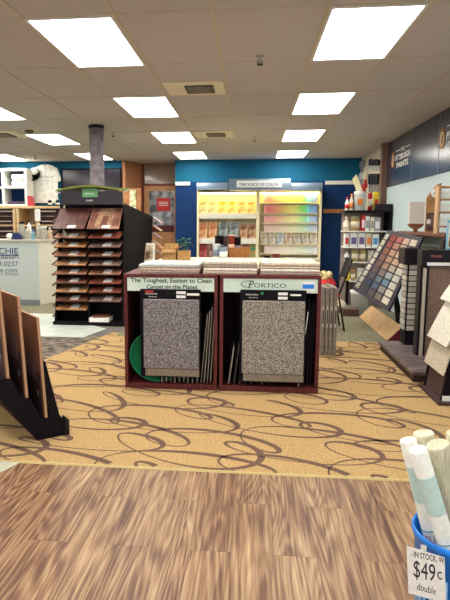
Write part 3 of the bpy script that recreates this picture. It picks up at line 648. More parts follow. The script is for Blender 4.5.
for i, px in enumerate((50, 57.5)):
    a_ = atY(px, 204, SY+.2)
    q = thing('bottle', (a_.x, SY+.2, zt+.0005), 'small black and white bottle in front of the shirt, %s one' % ('left' if i == 0 else 'right'), 'bottle', 'bottles in front of the shirt')
    MB().lathe((a_.x, SY+.2, zt), [(.04, .001), (.042, .01), (.042, .11), (.02, .13)], 14).build('body', BLACK, q)
    MB().lathe((a_.x, SY+.2, zt), [(.044, .035), (.044, .07)], 14).build('paper_band', PAPER, q)
    MB().lathe((a_.x, SY+.2, zt), [(.022, .13), (.022, .17)], 12).build('cap', WHITE, q)

# ================================================================== COLOUR DISPLAY (back wall)
VY = 12.15
def vp(a_, b2, y=VY): q_ = atY(a_, b2, y); return q_.x, q_.z
x0, zt_ = vp(197, 183); x1, _ = vp(322.5, 183); xm_, _ = vp(258, 200)
t = thing('paint_colour_display', ((x0+x1)/2, VY+.2, -.003), 'tall cream paint colour display with a curved silver canopy on the back wall', 'paint display')
for xa, xb_ in ((x0, x0+.04), (xm_-.03, xm_+.03), (x1-.04, x1)): MB().box(xa, xb_, VY, YB-.002, -.003, zt_-.02).build('upright', CREAM, t)
MB().box(x0, x1, YB-.06, YB-.003, -.003, zt_).build('back_panel', CREAM, t)
# canopies
SIL = mat('silver_blue_canopy', (98, 114, 132), .35, .5, metal=.15)
def canopy(px0, px1, py0, py1, dep, nm):
    xa, za = vp(px0, py1, VY-dep); xb_, zb = vp(px1, py0, VY-dep)
    m_ = MB(); pts = []
    for k in range(9):
        th = math.pi/2*k/8; pts.append((VY+.25-(dep+.25)*math.cos(th*.999)**.15, za+(zb-za)*math.sin(th)))
    pts = [(xa, y, z) for y, z in pts] + [(xa, YB-.07, zb), (xa, YB-.07, za+.02)]
    m_.prism(pts, (xb_-xa, 0, 0)); o = m_.build(nm, SIL, t); return xa, xb_, za, zb
canopy(196.5, 228, 182, 190, .20, 'side_canopy'); canopy(291, 322.5, 182, 191, .20, 'side_canopy')
xa, xb_, za, zb = canopy(228.5, 291, 177.5, 190.5, .33, 'centre_canopy')
yy = VY-.345
s_ = MB().box(xa+(xb_-xa)*.13, xa+(xb_-xa)*.86, yy, yy+.03, za+.06, za+.19).build('name_plate', mat('plate_pale', (214, 222, 224), .5), t)
text('lettering', 'THE VOICE OF COLOR', (xa+(xb_-xa)*.17, yy-.002, za+.085), ((xb_-xa)*.64, 0, 0), (0, 0, .055), mat('plate_ink', (70, 74, 96), .7), s_, bold=.015)
YLW = emit('warm_tube', (255, 230, 150), 9)
MB().box(x0+.06, xm_-.05, VY+.10, VY+.16, za-.05, za-.02).build('lamp_tube', YLW, t)
MB().box(xm_+.05, x1-.06, VY+.10, VY+.16, za-.05, za-.02).build('lamp_tube', YLW, t)
MB().box(x0+.04, x1-.04, VY+.05, YB-.06, za-.02, za+.005).build('lamp_tray', CREAM, t)
# counter ledge in display
# left bay: shelves of photo cards
def shelf(pa, pb, py, y0=VY+.1):
    xa, z = vp(pa, py, y0); xb_, _ = vp(pb, py, y0); MB().box(xa, xb_, y0, YB-.06, z-.02, z).build('shelf', CREAM, t); return xa, xb_, z
def cardmat(n, c, c2): return mat(n, c, .6, .2, .12, 7, c2=c2)
CMS = {'bright yellow': cardmat('c1', (226, 200, 60), (250, 240, 170)), 'pale yellow green': cardmat('c2', (190, 196, 130), (244, 240, 210)), 'golden': cardmat('c3', (230, 176, 80), (250, 236, 180)),
       'orange brown': cardmat('c4', (196, 110, 60), (236, 196, 150)), 'grey': cardmat('c5', (90, 100, 108), (180, 190, 190)), 'tan and dark': cardmat('c6', (120, 70, 50), (230, 190, 150)),
       'red': cardmat('c7', (160, 40, 60), (200, 110, 110)), 'brown and pink': cardmat('c8', (120, 80, 84), (216, 170, 150)), 'green and orange': cardmat('c9', (60, 170, 130), (240, 160, 70))}
def cards(row, items, sz):
    for (pa, pb, p0, p1, cn_) in items:
        xa, z0_ = vp(pa, p1, VY+.14); xb_, z1_ = vp(pb, p0, VY+.14)
        lab = '%s photo card, %s in the %s of the colour display' % (cn_, sz.pop(0), row)
        tag(MB().hexa([(xa, VY+.12, z0_), (xb_, VY+.12, z0_), (xb_, VY+.13, z0_), (xa, VY+.13, z0_)], [(xa, VY+.19, z1_), (xb_, VY+.19, z1_), (xb_, VY+.20, z1_), (xa, VY+.20, z1_)]).build('photo_card', CMS[cn_]), lab, 'photo card', 'photo cards in the colour display')
for py in (213.2, 238.2, 259.5): shelf(198, 257, py)
ls = MB()
for py in (213.6, 238.6): xa, z = vp(199, py+5, VY+.09); xb_, z2 = vp(256, py+.2, VY+.09); ls.box(xa, xb_, VY+.085, VY+.10, z, z2)
ls.build('shelf_label_rail', WHITE, t)
cards('top row', [(199, 207.5, 201.5, 213, 'pale yellow green'), (208.5, 217, 201.5, 213, 'pale yellow green'), (218.5, 227, 201.5, 213, 'bright yellow'), (228, 236.5, 201.5, 213, 'bright yellow'), (238, 246.5, 202, 213, 'golden'), (247.5, 256, 202, 213, 'golden')], ['first', 'second', 'third', 'fourth', 'fifth', 'sixth'])
cards('middle row', [(199, 207.5, 222, 238, 'orange brown'), (208.5, 217, 222, 238, 'orange brown'), (218.5, 228, 222.5, 238, 'grey'), (229, 238.5, 222.5, 238, 'grey'), (239.5, 247.5, 224, 238, 'tan and dark'), (248.5, 256, 224, 238, 'tan and dark')], ['first', 'second', 'third', 'fourth', 'fifth', 'sixth'])
cards('bottom row', [(199, 207, 243, 259, 'red'), (208.5, 217, 244, 259, 'brown and pink'), (243, 249, 242, 259, 'brown and pink'), (250, 256, 243, 259, 'green and orange')], ['first', 'second', 'third', 'fourth'])
# right bay: colour chips
import colorsys
rows = [(194, 202.5, 'top', .48, 1.0), (205, 213, 'second', .44, 1.0), (215.5, 222.5, 'third', .28, .97), (224.5, 231.5, 'fourth', .15, .90), (245.5, 253, 'lowest', .07, .95)]
HUE = [350, 355, 3, 10, 17, 24, 32, 40, 47, 52, 56, 62, 72, 90, 110, 140, 180, 205, 215, 225, 320]
HN = ['rose', 'pink', 'coral', 'red orange', 'orange', 'light orange', 'apricot', 'amber', 'gold', 'golden yellow', 'yellow', 'lemon', 'lime', 'yellow green', 'green', 'mint green', 'aqua', 'sky blue', 'blue', 'periwinkle', 'lilac']
for (p0, p1, rn, sat, val) in rows:
    shelf(261, 318.5, p1+.4)
    xa, z0_ = vp(264, p1, VY+.14); xb_, z1_ = vp(317.5, p0, VY+.14)
    n = 20; w = (xb_-xa)/n
    for i in range(n):
        h_ = HUE[i]; c = colorsys.hsv_to_rgb(h_/360, sat*(1 if i else .8), val)
        mt = mat('chip_%s_%d' % (rn, i), tuple(v*255 for v in c), .6, .2)
        tag(MB().hexa([(xa+w*i+.003, VY+.12, z0_), (xa+w*(i+1)-.003, VY+.12, z0_), (xa+w*(i+1)-.003, VY+.13, z0_), (xa+w*i+.003, VY+.13, z0_)],
                      [(xa+w*i+.003, VY+.16, z1_), (xa+w*(i+1)-.003, VY+.16, z1_), (xa+w*(i+1)-.003, VY+.17, z1_), (xa+w*i+.003, VY+.17, z1_)]).build('paint_chip', mt),
            '%s paint chip, %s from left in the %s row of the colour rack' % (('pale ' if sat < .4 else 'bright ')+HN[i], ORD[i], rn), 'paint chip', 'paint chips in the %s row' % rn)
shelf(259, 318.5, 244)
xa, z0_ = vp(259.5, 243.5, VY+.14); xb_, z1_ = vp(318, 232.8, VY+.14); w = (xb_-xa)/7
tints = [(200, 180, 150), (206, 196, 176), (150, 190, 220), (226, 160, 130), (190, 180, 160), (186, 178, 150), (214, 208, 196)]
for i, c in enumerate(tints):
    tag(MB().hexa([(xa+w*i+.01, VY+.12, z0_), (xa+w*(i+1)-.01, VY+.12, z0_), (xa+w*(i+1)-.01, VY+.13, z0_), (xa+w*i+.01, VY+.13, z0_)], [(xa+w*i+.01, VY+.17, z1_), (xa+w*(i+1)-.01, VY+.17, z1_), (xa+w*(i+1)-.01, VY+.18, z1_), (xa+w*i+.01, VY+.18, z1_)]).build('leaflet', mat('leaflet_%d' % i, c, .6, .2, .2, 12, c2=(238, 234, 222))),
        '%s colour leaflet, %s from the left in the leaflet row under the paint chips' % (['tan', 'cream', 'light blue', 'salmon', 'beige', 'olive', 'off-white'][i], ORD[i]), 'leaflet', 'leaflets under the paint chips')
MB().box(xm_+.03, x1-.04, VY-.05, YB-.06, vp(290, 258, VY)[1]-.03, vp(290, 258, VY)[1]).build('writing_shelf', WHITE, t)
MB().box(x0+.04, x1-.04, VY+.12, YB-.07, -.003, .62).build('lower_cabinet', CREAM, t)
WZ = vp(290, 258, VY)[1]
xq, _ = vp(267, 258); tag(MB().box(xq-.06, xq+.06, VY+.0, VY+.08, WZ+.0005, WZ+.045).build('stapler', INK, None, .01), 'small dark stapler on the white ledge under the paint chips', 'stapler')
xq, _ = vp(276, 258); tag(MB().box(xq-.07, xq+.07, VY+.0, VY+.08, WZ+.0005, WZ+.08).build('note_box', mat('maroon_box', (120, 50, 56), .6), None, .01), 'small maroon box on the white ledge under the paint chips', 'box')

# ================================================================== TABLE WITH BOXES, BASKET, CANS
TZ = .80
t = thing('display_table', (-.6, 9.0, -.004), 'long table behind the cherry cabinets carrying boxes, cans and a basket', 'table')
MB().box(-1.45, .25, 8.3, 9.85, TZ-.03, TZ).build('tabletop', CREAM, t, .004)
for x in (-1.40, .17):
    for y in (8.34, 9.76): MB().box(x, x+.05, y, y+.05, -.004, TZ-.03).build('leg', OAK, t)
TT = TZ+.0005
# basket
a_ = atY(239.5, 257, 9.6); x = a_.x
q = thing('wicker_basket', (x, 9.6, TT), 'brown wicker basket on the table in front of the colour display', 'basket')
WK = mat('wicker', (150, 104, 64), .8, .1, .3, 60, stretch=(1, 1, 3), bump=.6)
m_ = MB(); m_.hexa([(x-.15, 9.5, TT), (x+.15, 9.5, TT), (x+.15, 9.72, TT), (x-.15, 9.72, TT)], [(x-.175, 9.48, TT+.17), (x+.175, 9.48, TT+.17), (x+.175, 9.74, TT+.17), (x-.175, 9.74, TT+.17)]); m_.build('body', WK, q)
MB().tube([(x-.178, 9.478, TT+.172), (x+.178, 9.478, TT+.172), (x+.178, 9.742, TT+.172), (x-.178, 9.742, TT+.172), (x-.178, 9.478, TT+.172)], .012, 8).build('rim', WK, q)
def can(px, y, h, r, body, lid, label, z=TT, cat='can', nm='paint_can', band=None, grp=None):
    x = atY(px, 250, y).x
    q = thing(nm, (x, y, z), label, cat, grp)
    MB().lathe((x, y, z), [(r, 0), (r, h*.93), (r*1.04, h*.94), (r*1.04, h*.97)], 20).build('body', body, q)
    MB().lathe((x, y, z), [(r*.96, h*.971), (r*.96, h)], 20).build('lid', lid, q)
    if band: MB().lathe((x, y, z), [(r*1.01, h*.2), (r*1.01, h*.6)], 20).build('paper_band', band, q)
    return x
can(216.5, 9.45, .24, .06, mat('label_white_blue', (176, 190, 206), .5), WHITE, 'white and blue can left of the wicker basket', band=mat('slate_band', (110, 124, 150), .6))
can(223.5, 9.42, .20, .065, mat('blue_grey_can', (130, 146, 176), .5), mat('slate_lid', (90, 100, 124), .5), 'blue grey can touching the wicker basket', band=PAPER)
can(219, 9.7, .37, .07, BLACK, INK, 'tall black can standing behind the blue cans', band=mat('mauve_band', (112, 100, 110), .6))
can(225, 9.74, .36, .045, mat('dark_brown_can', (74, 54, 60), .5), INK, 'dark brown bottle between the black can and the red can')
can(231.5, 9.76, .38, .06, mat('red_can', (150, 60, 56), .5), PAPER, 'red and white can standing behind the basket', band=mat('tan_band', (206, 170, 150), .6))
can(237.5, 9.76, .35, .055, BLACK, mat('brown_lid', (112, 80, 70), .5), 'dark can at the right behind the basket', band=mat('violet_band', (110, 96, 120), .6))
# framed picture
a_ = atY(141.5, 264, 8.45); c_ = atY(155, 243, 8.45)
q = thing('picture_frame', (a_.x+.1, 8.45, TT), 'small white framed picture standing left of the cardboard boxes', 'picture frame')
MB().hexa([(a_.x, 8.40, TT), (c_.x, 8.40, TT), (c_.x, 8.42, TT), (a_.x, 8.42, TT)], [(a_.x, 8.46, c_.z), (c_.x, 8.46, c_.z), (c_.x, 8.48, c_.z), (a_.x, 8.48, c_.z)]).build('frame', WHITE, q)
n_ = V((0, -1, .2)).normalized()
b0, b1 = V((a_.x+.03, 8.401, TT+.04)), V((c_.x-.03, 8.401, TT+.04)); tz = c_.z-.035; dy = .06*(tz-TT)/(c_.z-TT)
MB().slab(b0+V((0, .002, 0)), b1+V((0, .002, 0)), V((c_.x-.03, 8.40+dy, tz)), V((a_.x+.03, 8.40+dy, tz)), (0, -.004, .001)).build('picture', mat('picture_print', (150, 110, 90), .6, .2, .3, 10, c2=(226, 214, 180)), q)
# cardboard boxes
def cbox(px0, px1, py, y0, dep, label, flaps=True, z=TT):
    a_ = atY(px0, py, y0); c_ = atY(px1, py, y0); q = thing('cardboard_box', ((a_.x+c_.x)/2, y0, z), label, 'cardboard box', 'boxes on the table')
    x0, x1, z1 = a_.x, c_.x, a_.z; m_ = MB(); w = .006
    m_.box(x0, x1, y0, y0+w, z, z1); m_.box(x0, x1, y0+dep-w, y0+dep, z, z1); m_.box(x0, x0+w, y0+w, y0+dep-w, z, z1); m_.box(x1-w, x1, y0+w, y0+dep-w, z, z1); m_.box(x0+w, x1-w, y0+w, y0+dep-w, z, z+w); m_.build('body', CARD, q)
    if flaps:
        MB().slab((x0, y0, z1), (x1, y0, z1), (x1, y0-.05, z1-.05), (x0, y0-.05, z1-.05), .004).build('flap', CARD, q)
        MB().slab((x0, y0, z1), (x0, y0+dep, z1), (x0-.07, y0+dep, z1+.03), (x0-.07, y0, z1+.03), .004).build('flap', CARD, q)
        MB().slab((x0, y0+dep, z1), (x1, y0+dep, z1), (x1, y0+dep+.03, z1+.07), (x0, y0+dep+.03, z1+.07), .004).build('flap', CARD, q)
        MB().slab((x1, y0, z1), (x1, y0+dep, z1), (x1+.07, y0+dep, z1+.05), (x1+.07, y0, z1+.05), .004).build('flap', CARD, q)
cbox(162, 176, 249, 8.5, .28, 'open cardboard box with raised flaps in front of the back door')
cbox(177.5, 189, 251, 8.5, .24, 'smaller cardboard box right of the open box on the table', False)
# plant
a_ = atY(183, 258, 9.2)
q = thing('potted_plant', (a_.x, 9.2, TT), 'leafy green plant in a dark pot behind the cardboard boxes', 'plant')
MB().lathe((a_.x, 9.2, TT), [(.06, 0), (.085, .12), (.09, .13), (.0, .12)], 18).build('pot', BLACK, q)
m_ = MB(); random.seed(3)
for k in range(70):
    th = random.random()*6.28; r_ = random.uniform(.04, .19); h_ = random.uniform(.14, .34)
    c = V((a_.x+r_*math.cos(th), 9.2+r_*.8*math.sin(th), TT+h_)); d = V((math.cos(th), math.sin(th), random.uniform(-.4, .6))).normalized(); s_ = d.cross(V((0, 0, 1))).normalized()*.022
    m_.add([c-d*.035, c+s_, c+d*.05, c-s_], [(0, 1, 2, 3)])
m_.build('foliage', mat('leaf_green', (36, 92, 66), .6, .2, .3, 20), q)
m_ = MB()
for k in range(7): th = k*.9; m_.tube([(a_.x, 9.2, TT+.11), (a_.x+.1*math.cos(th), 9.2+.08*math.sin(th), TT+.28)], .004, 5)
m_.build('stem', mat('stem_green', (50, 80, 50), .7), q)

# ================================================================== RIGHT SIDE, NEAR THE CABINETS
# upright grey boards
Yg = 6.12
xa = atY(320.5, 340, Yg).x; names_ = ['leftmost', 'second', 'third', 'rightmost']
for i in range(4):
    q = thing('carpet_tile_board', (xa+.042*i, Yg, .007), 'tall grey sample board on the floor right of the cherry cabinets, %s of four' % names_[i], 'sample board', 'grey boards by the cabinets')
    h_ = .72-.01*(i % 2)
    x_ = xa+.042*i
    MB().box(x_, x_+.036, Yg, Yg+.42, .007, h_).build('board', mat('grey_board', (136, 126, 118), .8, .1, .08, 20), q, .004)
    MB().box(x_+.010, x_+.028, Yg-.0025, Yg, .30, .52).build('paper_label', mat('label_grey', (186, 178, 168), .7), q)
    MB().box(x_+.014, x_+.024, Yg-.004, Yg-.0026, .34, .48).build('printed_code', INK, q)
# chair with red seat
cxx, cyy = .94, 7.75
q = thing('chair', (cxx, cyy, -.004), 'black metal-framed chair with a red seat behind the cherry cabinets', 'chair')
for (x, y) in ((cxx-.19, cyy-.2), (cxx-.19, cyy+.2)):
    MB().tube([(x-.03, y, .006), (x, y, .44)], .012, 8).build('leg', BLACKM, q)
for y in (cyy-.2, cyy+.2):
    MB().tube([(cxx+.27, y, .006), (cxx+.19, y, .44)], .012, 8).build('leg', BLACKM, q)
    MB().tube([(cxx+.18, y, .44), (cxx+.24, y, .62), (cxx+.33, y, .92)], .012, 8).build('back_post', BLACKM, q)
MB().box(cxx-.21, cxx+.20, cyy-.22, cyy+.22, .44, .49).build('seat', RED, q, .02)
MB().hexa([(cxx+.26, cyy-.19, .68), (cxx+.28, cyy-.19, .67), (cxx+.28, cyy+.19, .67), (cxx+.26, cyy+.19, .68)], [(cxx+.33, cyy-.19, .93), (cxx+.35, cyy-.19, .92), (cxx+.35, cyy+.19, .92), (cxx+.33, cyy+.19, .93)]).build('backrest', BLACK, q, .004)
q = thing('shopping_bag', (cxx-.02, cyy, .4905), 'lumpy red bag with cream papers lying on the chair seat', 'bag')
m_ = MB(); m_.lathe((cxx-.02, cyy, .4905), [(.14, 0), (.19, .04), (.2, .10), (.17, .16), (.1, .19), (0, .2)], 22); m_.build('bag', mat('red_cloth', (206, 64, 64), .8, .1, .15, 12, bump=.4), q)
m_ = MB(); random.seed(5)
for k in range(12):
    th = k*.55; c = V((cxx-.02+.10*math.cos(th), cyy+.10*math.sin(th), .665+.02*(k % 3))); m_.lathe(c, [(0, -.03), (.05, -.01), (.055, .02), (.02, .05), (0, .055)], 9)
m_.build('contents', mat('cream_mottle', (206, 180, 130), .8, .1, .3, 30), q)

# ---- tilted swatch board and its base
q = thing('swatch_board_stand', (1.75, 7.6, 0), 'large grey tilted board of carpet colour swatches on a tan wedge base', 'display board')
A0 = V((1.56, 6.87, -.004)); 
fa, fb = atZ(387, 341, 0), atZ(357, 315.5, 0)
x_f = 1.62; ya, yb = 6.98, 8.75
na = atY(401, 330, ya+.0); 
zt2 = .17; xt2 = 1.79
MB().prism([(x_f, ya, -.004), (xt2, ya, zt2), (xt2+.16, ya, -.004)], (0, yb-ya, 0)).build('base_wedge', mat('maroon_end', (98, 28, 40), .5), q)
MB().slab((x_f-.004, ya-.002, .0), (xt2-.003, ya-.002, zt2+.004), (xt2-.003, yb, zt2+.004), (x_f-.004, yb, .0), (-.006, 0, .004)).build('tan_front', mat('tan_panel', (196, 158, 114), .5, .3, .06, 5), q)
yN, yF = 6.95, 8.15
BL, BR, TRc, TLc = atY(352, 289, yF), atY(388, 311, yN), atY(422.6, 237, yN+.12), atY(387.5, 230, yF+.12)
FRM = mat('grey_purple_board', (62, 56, 68), .6, .2)
nrm = (BR-BL).cross(TLc-BL).normalized()
if nrm.x > 0: nrm = -nrm
bo = MB().slab(BL, BR, TRc, TLc, tuple(-nrm*.03)).build('board', FRM, q)
cm_ = (BR*.55+BL*.45)
MB().prism([(xt2+.03, ya+.35, .02), (xt2+.14, ya+.35, .02), tuple(cm_.lerp((TRc+TLc)/2, .55)*1 - nrm*.03)], (0, .05, 0)).build('support_leg', BLACKM, q)
def bp(u, v, k=0): return BL.lerp(BR, u).lerp(TLc.lerp(TRc, u), v) + nrm*k
SWC = [[(176,168,150),(196,190,172),(200,194,180),(206,200,186),(204,198,180),(206,200,184),(204,198,180),(196,190,170),(200,196,180)],
       [(84,90,98),(72,84,104),(96,96,108),(110,88,86),(120,88,80),(136,96,84),(150,96,84),(166,84,76),(160,74,70)],
       [(104,96,92),(92,112,136),(112,124,138),(136,120,112),(158,126,106),(176,136,112),(186,142,118),(182,130,108),(190,110,96)],
       [(128,116,108),(150,146,142),(104,138,160),(150,164,170),(176,158,140),(196,160,132),(206,170,140),(212,178,148),(206,168,144)],
       [(212,204,184),(206,198,180),(196,190,176),(186,184,176),(196,188,174),(206,190,164),(214,196,168),(220,204,178),(216,200,176)]]
for i in range(5):
    for j in range(9):
        u0 = .055+.185*i; v0 = .055+.100*j
        w = .15 if i else .10
        c = SWC[i][j]; av = sum(c)/3; c = tuple((v*.78+av*.22)*.93 for v in c); mt = mat('sw_%d_%d' % (i, j), c, .9, .05, .06, 60)
        MB().slab(bp(u0, v0, .001), bp(u0+w, v0, .001), bp(u0+w, v0+.082, .001), bp(u0, v0+.082, .001), tuple(nrm*.008)).build('swatch', mt, q)

# ---- platform with sample tower and carpet panels
PX0 = 1.405
t = thing('display_platform', (1.8, 6.1, .006), 'low dark wood platform under the sample tower on the right', 'platform')
PLM = mat('dark_plank_top', (92, 74, 74), .35, .4, .25, 6, stretch=(1, 4, 1), c2=(138, 122, 120))
MB().box(PX0, XR-.02, 5.10, 6.47, .075, .105).build('plank_top', PLM, t, .003)
MB().box(PX0+.02, XR-.02, 5.14, 6.45, .006, .075).build('plinth', mat('dark_plinth', (60, 42, 40), .6), t)
PZ = .1055
TY = 6.25
q = thing('sample_tower', (1.75, TY, PZ), 'slim black tower with columns of pale tile samples on its faces', 'sample tower')
xa = atY(407, 290, TY).x; xb_ = atY(417.5, 290, TY).x; yb = TY+.20; xl_ = xa-.0
ztop = atY(410, 248, TY).z; zcap = atY(410, 264.5, TY).z; zlow = atY(410, 331, TY).z
MB().box(xa, xb_, TY, yb, PZ, zcap).build('body', BLACK, q)
MB().box(xa-.05, xb_+.02, TY-.03, yb+.03, zcap, ztop).build('top_box', BLACKM, q, .01)
TS = [mat('tile_s%d' % k, c, .6, .2) for k, c in enumerate(((186, 178, 166), (172, 166, 158), (196, 190, 178), (164, 158, 152)))]
n = 12; h_ = (zcap-zlow)/n
for k in range(n):
    z = zlow+h_*k
    MB().box(xa+.012, xb_-.008, TY-.012, TY-.0005, z+.008, z+h_-.004).build('tile_sample', TS[k % 4], q)
    MB().box(xa-.012, xa-.0005, TY+.02, TY+.18, z+.008, z+h_-.004).build('tile_sample', TS[(k+1) % 4], q)
# slim black binders between the board and the tower
for k in range(4):
    y_ = 6.86-.0
    a_ = atY(397+2.6*k, 318-1.5*k, 6.72); c_ = atY(411-1.0*k+2*k, 266, 6.72)
    x_ = 1.70+.028*k
    tag(MB().hexa([(x_, 6.70, -.004), (x_+.012, 6.70, -.004), (x_+.012, 6.79, -.004), (x_, 6.79, -.004)], [(x_+.20, 6.72, .80), (x_+.212, 6.72, .80), (x_+.212, 6.84, .80), (x_+.20, 6.84, .80)]).build('sample_binder', BLACKM),
        'slim black binder leaning between the swatch board and tile tower, %s from the left' % ORD[k], 'binder', 'slim black binders')
# big carpet panel stand
TY2 = 5.75
xa = atY(419, 300, TY2).x; ztop = atY(430, 250, TY2).z; zh = atY(430, 266, TY2).z
q = thing('carpet_panel_stand', (2.0, TY2, PZ), 'black stand holding a large brown textured carpet panel on the platform', 'carpet display')
MB().box(xa, xa+.022, TY2, TY2+.12, PZ, zh).build('side_post', BLACKM, q)
MB().box(xa, XR-.01, TY2-.02, TY2+.14, zh, ztop).build('header_box', BLACKM, q, .008)
MB().box(xa+.05, XR-.015, TY2-.024, TY2-.0205, zh+.005, zh+.035).build('white_stripe', PAPER, q)
l0 = atY(431, 257.5, TY2-.02); l1 = atY(442, 255, TY2-.02)
text('lettering', 'MOHAWK', (l0.x, TY2-.0225, l0.z), (l1.x-l0.x, 0, 0), (0, 0, l1.z-l0.z), mat('pink_ink', (214, 120, 130), .6), q)
MB().box(xa+.075, XR-.015, TY2+.01, TY2+.03, PZ, zh).build('carpet_panel', carpetmat('brown_carpet_panel', (116, 92, 82), (156, 132, 118), 120), q, .004)
MB().box(xa+.058, xa+.0745, TY2-.005, TY2+.12, PZ, zh).build('divider_post', BLACKM, q)
tag(MB().box(xa+.026, xa+.054, TY2-.01, TY2+.12, PZ, zh-.02).build('sample_board', CPE), 'cream edged sample board filed in the carpet panel stand', 'sample board')

# ---- foreground waterfall rack on the right
def rp(a_, b2, y): return atY(a_, b2, y)
yn, yf = 4.52, 4.96
q = thing('waterfall_rack', (1.7, 4.8, .006), 'black curved rack with pale carpet samples at the right edge', 'display rack')
nb = rp(441, 394, yn)
prof = [(nb.x, .006), (nb.x+.02, .16), (nb.x+.06, .38), (nb.x+.12, .60), (nb.x+.19, .82), (nb.x+.28, 1.02), (nb.x+.40, 1.12), (nb.x+.62, 1.12), (nb.x+.62, .006)]
MB().prism([(x, yn, z) for x, z in prof], (0, .03, 0)).build('end_panel', BLACK, q)
MB().prism([(x, yf, z) for x, z in prof], (0, .03, 0)).build('end_panel', BLACK, q)
m_ = MB()
for k in range(6):
    (xa, za), (xb_, zb) = prof[k], prof[k+1]
    m_.slab((xa+.012, yn+.03, za), (xa+.012, yf, za), (xb_+.012, yf, zb), (xb_+.012, yn+.03, zb), (.01, 0, 0))
m_.build('curved_front', mat('brown_front', (84, 62, 60), .5, .2, .1, 6), q)
MB().box(nb.x-.03, nb.x+.70, yn-.05, yf+.05, .006, .03).build('base_plate', mat('dark_base', (66, 50, 50), .5), q)
MB().box(nb.x+.01, nb.x+.70, yn-.012, yn-.001, .032, .07).build('white_strip', PAPER, q)
def wf(zs, off, c, label):
    # follow the curved front between two heights
    def cx(z):
        for (xa, za), (xb_, zb) in zip(prof, prof[1:]):
            if za <= z <= zb: return xa+(xb_-xa)*(z-za)/(zb-za)
        return prof[6][0]
    z0, z1 = zs; n_ = 6; m_ = MB(); th = .014
    pts = [(cx(z0+(z1-z0)*k/n_)-off*(1-k/n_)-.003, z0+(z1-z0)*k/n_) for k in range(n_+1)]
    pl_ = [(x-th, z) for x, z in pts] + [(x, z) for x, z in pts[::-1]]
    m_.prism([(x, yn-.02, z) for x, z in pl_], (0, yf-yn+.04, 0))
    tag(m_.build('carpet_sample', c, None, .003), label, 'carpet sample', 'samples on the right waterfall rack')
WL1 = carpetmat('pale_loop_carpet', (212, 208, 196), (228, 224, 212), 60); WL2 = carpetmat('oatmeal_carpet', (186, 176, 156), (210, 200, 180), 60)
wf((.23, .50), .020, WL2, 'oatmeal carpet sample, lowest on the curved right rack')
wf((.45, .80), .055, WL1, 'pale plain carpet sample, middle one on the curved right rack')
wf((.76, 1.06), .060, WL1, 'off-white carpet sample, highest on the curved right rack')

# ================================================================== RIGHT WALL
bt = XR-.012
BAN = mat('dark_banner', (38, 40, 66), .22, .7, .10, 1.2, bump=.5, stretch=(1, 1.2, .6))
zb0 = 1.965
q = thing('wall_banner', (bt, 8, zb0), 'long dark blue glossy paint brand banner along the top of the right wall', 'banner')
MB().box(bt, XR-.001, 1.0, 10.21, zb0, CEIL-.007).build('banner_sheet', BAN, q)
def bannertext(s, a0, a1, mt=PAPER, bold=0, dz=0):
    # a0, a1: pixel corners lower-left and upper-right on the wall plane
    A_, B_ = atX(*a0, bt-.002), atX(*a1, bt-.002)
    text('lettering', s, (bt-.002, A_.y, A_.z+dz), (0, B_.y-A_.y, 0), (0, 0, B_.z-A_.z), mt, q, 0, None, bold)
def logo(y0):  # y0 = y of left side of the emblem (farther from the viewer)
    pass
def sign(yc, k):
    # block of three lines, reading left (far) to right (near)
    text('lettering', 'PPG', (bt-.003, yc+.10, 2.45), (0, -.20, 0), (0, 0, .06), PAPER, q, bold=.01)
    text('lettering', 'PITTSBURGH', (bt-.003, yc+.43, 2.335), (0, -.86, 0), (0, 0, .085), PAPER, q, bold=.02)
    text('lettering', 'PAINTS', (bt-.003, yc+.34, 2.22), (0, -.68, 0), (0, 0, .085), PAPER, q, bold=.02)
    MB().box(bt-.004, bt-.002, yc+.16, yc+.42, 2.48, 2.49).build('rule_line', PAPER, q); MB().box(bt-.004, bt-.002, yc-.42, yc-.16, 2.48, 2.49).build('rule_line', PAPER, q)
    el = [(bt-.004, yc+.58+.075*math.cos(a)*(1-.3*math.sin(a)), 2.37+.115*math.sin(a)) for a in [2*math.pi*i/28 for i in range(29)]]
    MB().tube(el, .007, 6).build('emblem_ring', mat('gold_emblem', (206, 140, 70), .5), q)
    el = [(bt-.004, yc+.58+.045*math.cos(a), 2.36+.085*math.sin(a)) for a in [2*math.pi*i/28 for i in range(29)]]
    MB().tube(el, 0.006, 6).build('emblem_ring', mat('cream_emblem', (236, 220, 190), .5), q)
sign(9.24, 1.0); sign(6.81, 1.0)
for y_ in (8.68, 7.5, 6.25): MB().box(bt-.002, bt, y_, y_+.02, zb0, CEIL-.007).build('seam', mat('seam_grey', (90, 98, 124), .4), q)
# wooden ledge and leaning things on it
a_ = atX(400, 231, 2.0); c_ = atX(436, 238, 2.0)
lz = 1.27
t = thing('wall_ledge', (2.1, 7.3, lz), 'brown wooden ledge fixed along the pale blue right wall', 'ledge')
MB().box(1.98, XR-.001, 6.3, 8.3, lz-.035, lz).build('board', mat('red_brown_ledge', (122, 76, 66), .5), t, .004)
MB().prism([(2.10, 8.1, lz-.035), (XR-.001, 8.1, lz-.035), (XR-.001, 8.1, lz-.25)], (0, .03, 0)).build('bracket', BLACKM, t)
MB().prism([(2.10, 6.5, lz-.035), (XR-.001, 6.5, lz-.035), (XR-.001, 6.5, lz-.25)], (0, .03, 0)).build('bracket', BLACKM, t)
LZ = lz+.0005
